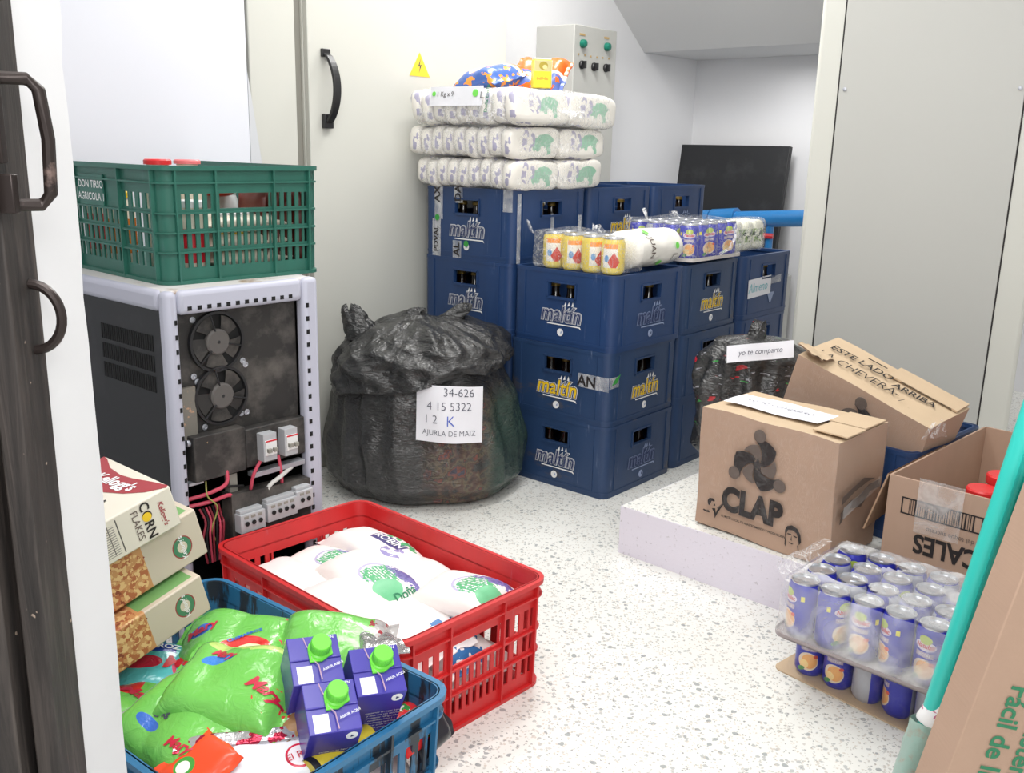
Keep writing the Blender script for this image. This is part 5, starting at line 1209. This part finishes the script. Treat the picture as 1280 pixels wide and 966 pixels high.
gbag('folded green bag at the left edge of the blue crate', (-.575, 1.315, .235), R(70), R(0), R(14), 1, 6, .17, .11, .06, [('Mary', .0, .0, .03, DRED, R(-80), .3)])
o, _ = soft('snack_strip', 'silver and red strip of wrapper below the green bags', 'wrapper', TR((-.375, 1.172, .288), R(14), R(0), R(24)), .17, .024, .010, printed('silver_wrapper', srgb(186, 184, 186), [('blot', 'xy', 0, 0, .3, .1, 0, srgb(170, 30, 60), 55, .55)], rough=.2, metal=.5, bump=(70, .8)), seed=3, folds=.012)
o, _ = soft('silver_wrapper', 'crumpled silver bag end beside the purple cartons', 'wrapper', TR((-.215, 1.43, .292), R(20), R(6), R(-8)), .09, .09, .03, SILVER, seed=6, folds=.02)
# purple cartons with green caps
PURP = printed('purple_carton_print', srgb(66, 58, 158), [('rect', 'xy', -.018, -.022, .022, .026, 0, srgb(232, 230, 240)), ('ell', 'xz', .0, .0, .001, .001, 0, srgb(255, 255, 255))], rough=.25)
WH = WHITEINK
def carton(label, M4):
    t = thing('juice_carton', label, 'carton', group='purple cartons in the blue crate'); t.matrix_local = M4
    m = M(); w, d, h = .074, .074, .18
    vs = [(-w/2, -d/2, -h), (w/2, -d/2, -h), (w/2, d/2, -h), (-w/2, d/2, -h), (-w/2, -d/2, -.004), (w/2, -d/2, -.004), (w/2, d/2, .003), (-w/2, d/2, .003)]
    m.add(vs, [(3, 2, 1, 0), (0, 1, 5, 4), (1, 2, 6, 5), (2, 3, 7, 6), (3, 0, 4, 7), (4, 5, 6, 7)], PURP); m.box(-w/2, w/2, -.0012, .0012, -.001, .002, PURP); m.build('body', t, bevel=.004, seg=3)
    m = M(); X = Matrix.Translation((.008, .014, .0)); m.lathe([(.0175, 0), (.0175, .004), (.0145, .006), (.0145, .020), (.0135, .0215), (0, .0215)], GREENCAP, 32, X)
    m.poly([(-.0175, .0), (-.0175, -.02), (.0, -.02), (.0175, -.01), (.0175, 0)], .0035, GREENCAP, X)
    for k in range(24): a = 2*PI*k/24; m.box(-.0008, .0008, .0142, .0151, .007, .0195, GREENCAP, X @ Matrix.Rotation(a, 4, 'Z'))
    m.build('cap', t, bevel=.0006)
    m = M()
    zz = [(-.013, .036), (-.010, .02), (-.004, .012), (-.006, .0), (.002, -.012), (.003, -.036)]
    m.tube([(x, y, .0028) for x, y in zz], .0009, plain('pink_line_print', srgb(196, 160, 190), .4), 5)
    text(m, 'ABRIR AQUÍ', .006, WH, Matrix.Translation((.022, -.016, .003)) @ Matrix.Rotation(R(18), 4, 'Z')); text(m, 'AGITE BIEN', .006, WH, Matrix.Translation((.016, .032, .003)) @ Matrix.Rotation(R(0), 4, 'Z'))
    X = MX((.012, -d/2-.0004, -.022), (1, 0, 0), (0, 0, 1)); m.poly(arc(.012, .004, .0085, 0, 360, 20)[:-1], .0006, WH, X); m.poly(arc(.012, .004, .0035, 0, 360, 3)[:-1], .001, NAVY, X)
    for k in range(7): text(m, ['conservar en lugar fresco', 'y seco una vez abierto', 'mantener refrigerado', 'contenido neto 1 L', 'ingredientes agua jugo', 'azúcar ácido cítrico', 'producto pasteurizado'][k], .0055, WH, X @ Matrix.Translation((-.001, -.030-.007*k, 0)))
    X = MX((d/2+.0004, .0, -.04), (0, 1, 0), (0, 0, 1))
    for k in range(5): text(m, 'información nutricional', .0055, WH, X @ Matrix.Translation((0, -.007*k, 0)))
    m.build('printing', t, smooth=0); return t
nrm = Euler((R(24), R(6), 0)).to_matrix().to_4x4()
CR = Matrix.Rotation(R(22), 4, 'Z') @ Matrix.Rotation(R(28), 4, 'X') @ Matrix.Rotation(R(5), 4, 'Y')
cbase = Vector((-.240, 1.170, .345))
def cpos(i, j, dz=0): return Matrix.Translation(cbase) @ CR @ Matrix.Translation((i*.0765, j*.0765, dz))
carton('purple carton with green cap, nearest the crate rim', cpos(0, 0)); carton('purple carton with green cap, the left rear one', cpos(-.12, 1.02, .0)); carton('purple carton with green cap, the right one', cpos(1.0, .62, -.0))
# small things near the front rim
def pk(name, label, loc, rz, ry, rx, L, Wd, T, mat, seed, cat='packet', **k): return soft(name, label, cat, TR(loc, rz, ry, rx), L, Wd, T, mat, seed=seed, nx=24, ny=18, **k)
OR = printed('orange_packet', srgb(228, 76, 40), [('ell', 'xy', -.01, -.015, .03, .03, 0, srgb(70, 150, 60)), ('ell', 'xy', -.01, -.017, .02, .02, 0, srgb(240, 236, 220)), ('rect', 'xy', .03, -.02, .04, .006, .3, srgb(248, 220, 190))], rough=.25)
pk('seasoning_sachet', 'square orange sachet at the near rim of the blue crate', (-.415, 1.128, .278), R(-38), R(6), R(22), .095, .085, .016, OR, 1)
pk('seasoning_sachet', 'red and green sachet under the left green bag', (-.50, 1.20, .235), R(-20), 0, R(10), .11, .09, .02, printed('red_green_sachet', srgb(214, 52, 40), [('ell', 'xy', .02, -.02, .05, .03, 0, srgb(60, 130, 60)), ('ell', 'xy', .01, .01, .04, .03, 0, srgb(240, 170, 50))], rough=.25), 2)
pk('noodle_pack', 'cream and yellow packet at the left inside the blue crate', (-.56, 1.225, .215), R(50), 0, R(10), .12, .09, .03, printed('cream_packet', srgb(232, 216, 160), [('blot', 'xy', 0, 0, .2, .2, 0, srgb(200, 60, 40), 30, .6), ('rect', 'xy', .03, 0, .02, .2, .3, srgb(244, 214, 50))], rough=.3), 3)
pk('yellow_strip', 'narrow yellow plastic strip poking out of the blue crate', (-.37, 1.155, .272), R(24), 0, R(20), .17, .022, .010, YEL, 4, 'strip'); pk('yellow_strip', 'yellow strip at the far left beside the doorway wall', (-.545, 1.255, .262), R(30), 0, 0, .10, .016, .008, YEL, 5, 'strip')
WBL = printed('white_blue_bag', srgb(226, 228, 234), [('rect', 'xy', .075, .02, .05, .08, .1, srgb(50, 150, 220)), ('ell', 'xy', .045, -.02, .04, .04, 0, srgb(200, 40, 70)), ('ell', 'xy', .045, -.02, .033, .033, 0, srgb(232, 226, 230))], rough=.22, wob=.004, bump=(24, .5))
o, top = pk('milk_bag', 'white bag with blue end and red round emblem at the blue crate rim', (-.335, 1.168, .245), R(22), R(-3), R(16), .20, .13, .07, WBL, 6, 'bag', folds=.012)
m = M(); text(m, 'El Rey', .016, DRED, Matrix.Translation((.045, -.02, 0)) @ Matrix.Rotation(R(10), 4, 'Z'), wrap=lambda x, y: (x, y, top(x, y)+.0016)); m.build('printing', o, smooth=0)
pk('sugar_bag', 'small white crumpled bag between the cartons and the rim', (-.285, 1.195, .255), R(-50), R(0), R(10), .12, .08, .035, printed('white_pack_red_marks', srgb(232, 228, 236), [('blot', 'xy', 0, 0, .2, .2, 0, srgb(200, 60, 90), 45, .68)], rough=.3), 7, 'bag', folds=.012)
pk('spice_bag', 'brown packet tucked between the green bag and the cartons', (-.31, 1.225, .292), R(-60), 0, R(10), .09, .045, .02, plain('brown_pack', srgb(150, 112, 74), .4, var=(30, .2)), 8)
pk('blue_packet', 'blue and orange packet under the white bag', (-.292, 1.15, .232), R(60), 0, R(0), .09, .07, .03, printed('blue_pack', srgb(90, 160, 220), [('blot', 'xy', 0, 0, .2, .2, 0, srgb(226, 110, 60), 40, .58)], rough=.3), 9)
pk('tomato_packet', 'red and green packet right of the purple cartons', (-.150, 1.30, .225), R(70), R(10), R(30), .11, .07, .04, printed('tomato_pack', srgb(206, 44, 44), [('blot', 'xy', 0, 0, .2, .2, 0, srgb(60, 130, 60), 30, .6), ('blot', 'xy', 0, .02, .2, .2, 0, srgb(228, 220, 214), 38, .64)], rough=.25), 10)
pk('dark_bag', 'dark packet beside the red one near the blue crate corner', (-.118, 1.325, .205), R(60), 0, R(60), .10, .06, .03, plain('dark_pack', srgb(30, 26, 34), .3), 11)
t = thing('tin_can', 'small tin lying on its side at the near rim of the blue crate', 'can'); t.matrix_local = TR((-.335, 1.14, .205), R(-60), R(50), 0); m = M(); m.lathe([(0, 0), (.027, 0), (.028, .002), (.028, .085), (.027, .087), (0, .086)], ALU, 28); m.build('body', t); m = M(); m.lathe([(.0284, .006), (.0284, .08)], plain('blue_can_label', srgb(60, 90, 160), .3), 28, caps=False); m.build('label_band', t)
t = thing('tube_pack', 'yellow cylindrical pack lying by the near rim of the blue crate', 'pack'); t.matrix_local = TR((-.268, 1.14, .257), R(52), R(90), 0); m = M(); m.lathe([(0, 0), (.020, 0), (.021, .003), (.021, .11), (.02, .113), (0, .113)], plain('yellow_label', srgb(222, 200, 60), .35), 24); m.build('body', t); m = M(); m.lathe([(.0215, -.001), (.0222, .008), (.0215, .010)], BLK, 24, caps=False); m.build('rim', t)
# bulk under the visible layer so nothing hangs in the air
BTm = bluc.matrix_local.copy()
for k, (x, y, w, d) in enumerate(((.10, .12, .17, .2), (.29, .12, .16, .2), (.1, .33, .17, .2), (.29, .33, .17, .2), (.1, .5, .17, .16), (.29, .5, .17, .16))):
    m = M(); m.superbox(w, d, .17, FB[3], e=.4, n=14, nz=.01, seed=k); o = m.build('grocery_bag', smooth=70); o.matrix_local = BTm @ Matrix.Translation((x, y, .10)); tag(o, 'white bag at the bottom of the blue crate', 'bag', 'white bags at the bottom of the blue crate')

# ------------------------------------------------------------------ cereal boxes
CREAM = srgb(222, 215, 200)
FLK = [srgb(214, 140, 70), srgb(190, 96, 50), srgb(226, 170, 96)]
def cereal(kind, label, M4, dims=(.30, .20, .07)):
    t = thing('cereal_box', label, 'box', group='cereal boxes at the left'); t.matrix_local = M4; w, d, h = dims
    if kind == 0:
        mt = printed('cereal_front', CREAM, [('stripe', 'xz', .155, .033, .085, .05, 0, srgb(150, 144, 138), 260, .45), ('rect', 'xz', .203, .035, .002, .058, 0, srgb(90, 84, 80)), ('rect', 'xz', .188, .035, .0015, .05, 0, srgb(110, 104, 98)), ('rect', 'xz', .108, .035, .002, .05, 0, srgb(130, 124, 118))], rough=.4)
    else:  # lower boxes use darker cream, their shading put into the base colour
        mt = printed('cereal_side_flakes', srgb(202, 190, 172), [('rect', 'xz', .145, .04, .10, .1, 0, srgb(200, 146, 96)), ('blot', 'xz', .145, .04, .10, .1, 0, srgb(176, 104, 66), 75, .5), ('blot', 'xz', .15, .04, .09, .1, .3, srgb(224, 186, 130), 110, .54), ('blot', 'xz', .15, .04, .1, .1, .3, srgb(140, 70, 50), 60, .66), ('ell', 'xz', .075, .036, .014, .020, .3, srgb(196, 120, 66)), ('ell', 'xz', .04, .02, .014, .014, 0, srgb(176, 100, 60)), ('ell', 'xz', .052, .022, .016, .011, .8, srgb(196, 126, 80)), ('ell', 'xz', .105, .04, .010, .05, -.2, srgb(190, 70, 50)),
              ('ell', 'xz', .26, .036, .036, .040, 0, srgb(150, 60, 60)), ('ell', 'xz', .26, .036, .032, .036, 0, srgb(70, 130, 96)), ('ell', 'xz', .26, .036, .018, .02, 0, srgb(214, 202, 182)), ('rect', 'xy', .24, .1, .1, .18, 0, srgb(112, 160, 96))], rough=.45)
    m = M(); m.box(0, w, 0, d, 0, h, mt); m.build('carton', t, bevel=.0025)
    m = M()
    if kind == 0:
        # red sweep and lettering on the broad face, reading along its right end
        X = Matrix.Translation((0, 0, h+.0003))
        lo = [(w-.060, .199), (w-.072, .17), (w-.076, .13), (w-.068, .09), (w-.052, .05), (w-.032, .02), (w-.006, .0)]
        hi = [(w-.001, .004), (w-.008, .04), (w-.018, .08), (w-.022, .11), (w-.018, .15), (w-.004, .185), (w-.002, .199)]
        m.poly(lo+hi, .0005, LAKE, X)
        text(m, "Kellogg's", .030, WH, MX((w-.040, .098, h+.0009), (.10, -1, 0), (1, .10, 0)), bold=.03, shear=.25, sx=.95)
        text(m, 'CORN', .036, INKK, MX((w-.092, .10, h+.0006), (0, -1, 0), (1, 0, 0)), bold=.02, sx=.9); text(m, 'FLAKES', .030, INKG, MX((w-.122, .10, h+.0006), (0, -1, 0), (1, 0, 0)))
        m.poly(arc(0, 0, .008, 0, 360, 16)[:-1], .0012, YEL, MX((w-.092, .112, h+.0006), (1, 0, 0), (0, 1, 0)))
        F_ = lambda x, z: MX((x, -.0004, z), (0, 0, -1), (1, 0, 0))
        text(m, 'CORN', .022, INKK, F_(.250, .036), bold=.02); text(m, 'FLAKES', .016, INKG, F_(.232, .036)); text(m, "Kellogg's", .012, LAKE, F_(.276, .034), bold=.02, shear=.2)
        m.poly(arc(0, 0, .0075, 0, 360, 16)[:-1], .0012, YEL, F_(.250, .042))
    else:
        text(m, "Kellogg's", .012, WH, MX((.26, -.0006, .036), (0, 0, 1), (-1, 0, 0)), bold=.02)
    m.build('printing', t, smooth=0); return t
cereal(0, 'topmost cereal box with red sweep and black lettering', TR((-.706, 1.187, .437), R(50.2), R(-14.6), R(.9)))
cereal(1, 'middle cereal box with flakes picture and green round emblem', TR((-.682, 1.243, .361), R(51.5), R(-14.6), R(.9)), (.30, .20, .086))
cereal(2, 'lowest cereal box, resting on the blue crate contents', TR((-.668, 1.205, .275), R(52), R(-14.8), R(.9)))
for o_ in (cbo, clo, tx): bpy.data.objects.remove(o_)
for o_ in list(bpy.data.objects):
    if o_.name.startswith('ceiling_lamp_and_fill') or o_.name == 'flash_fill_light': pass
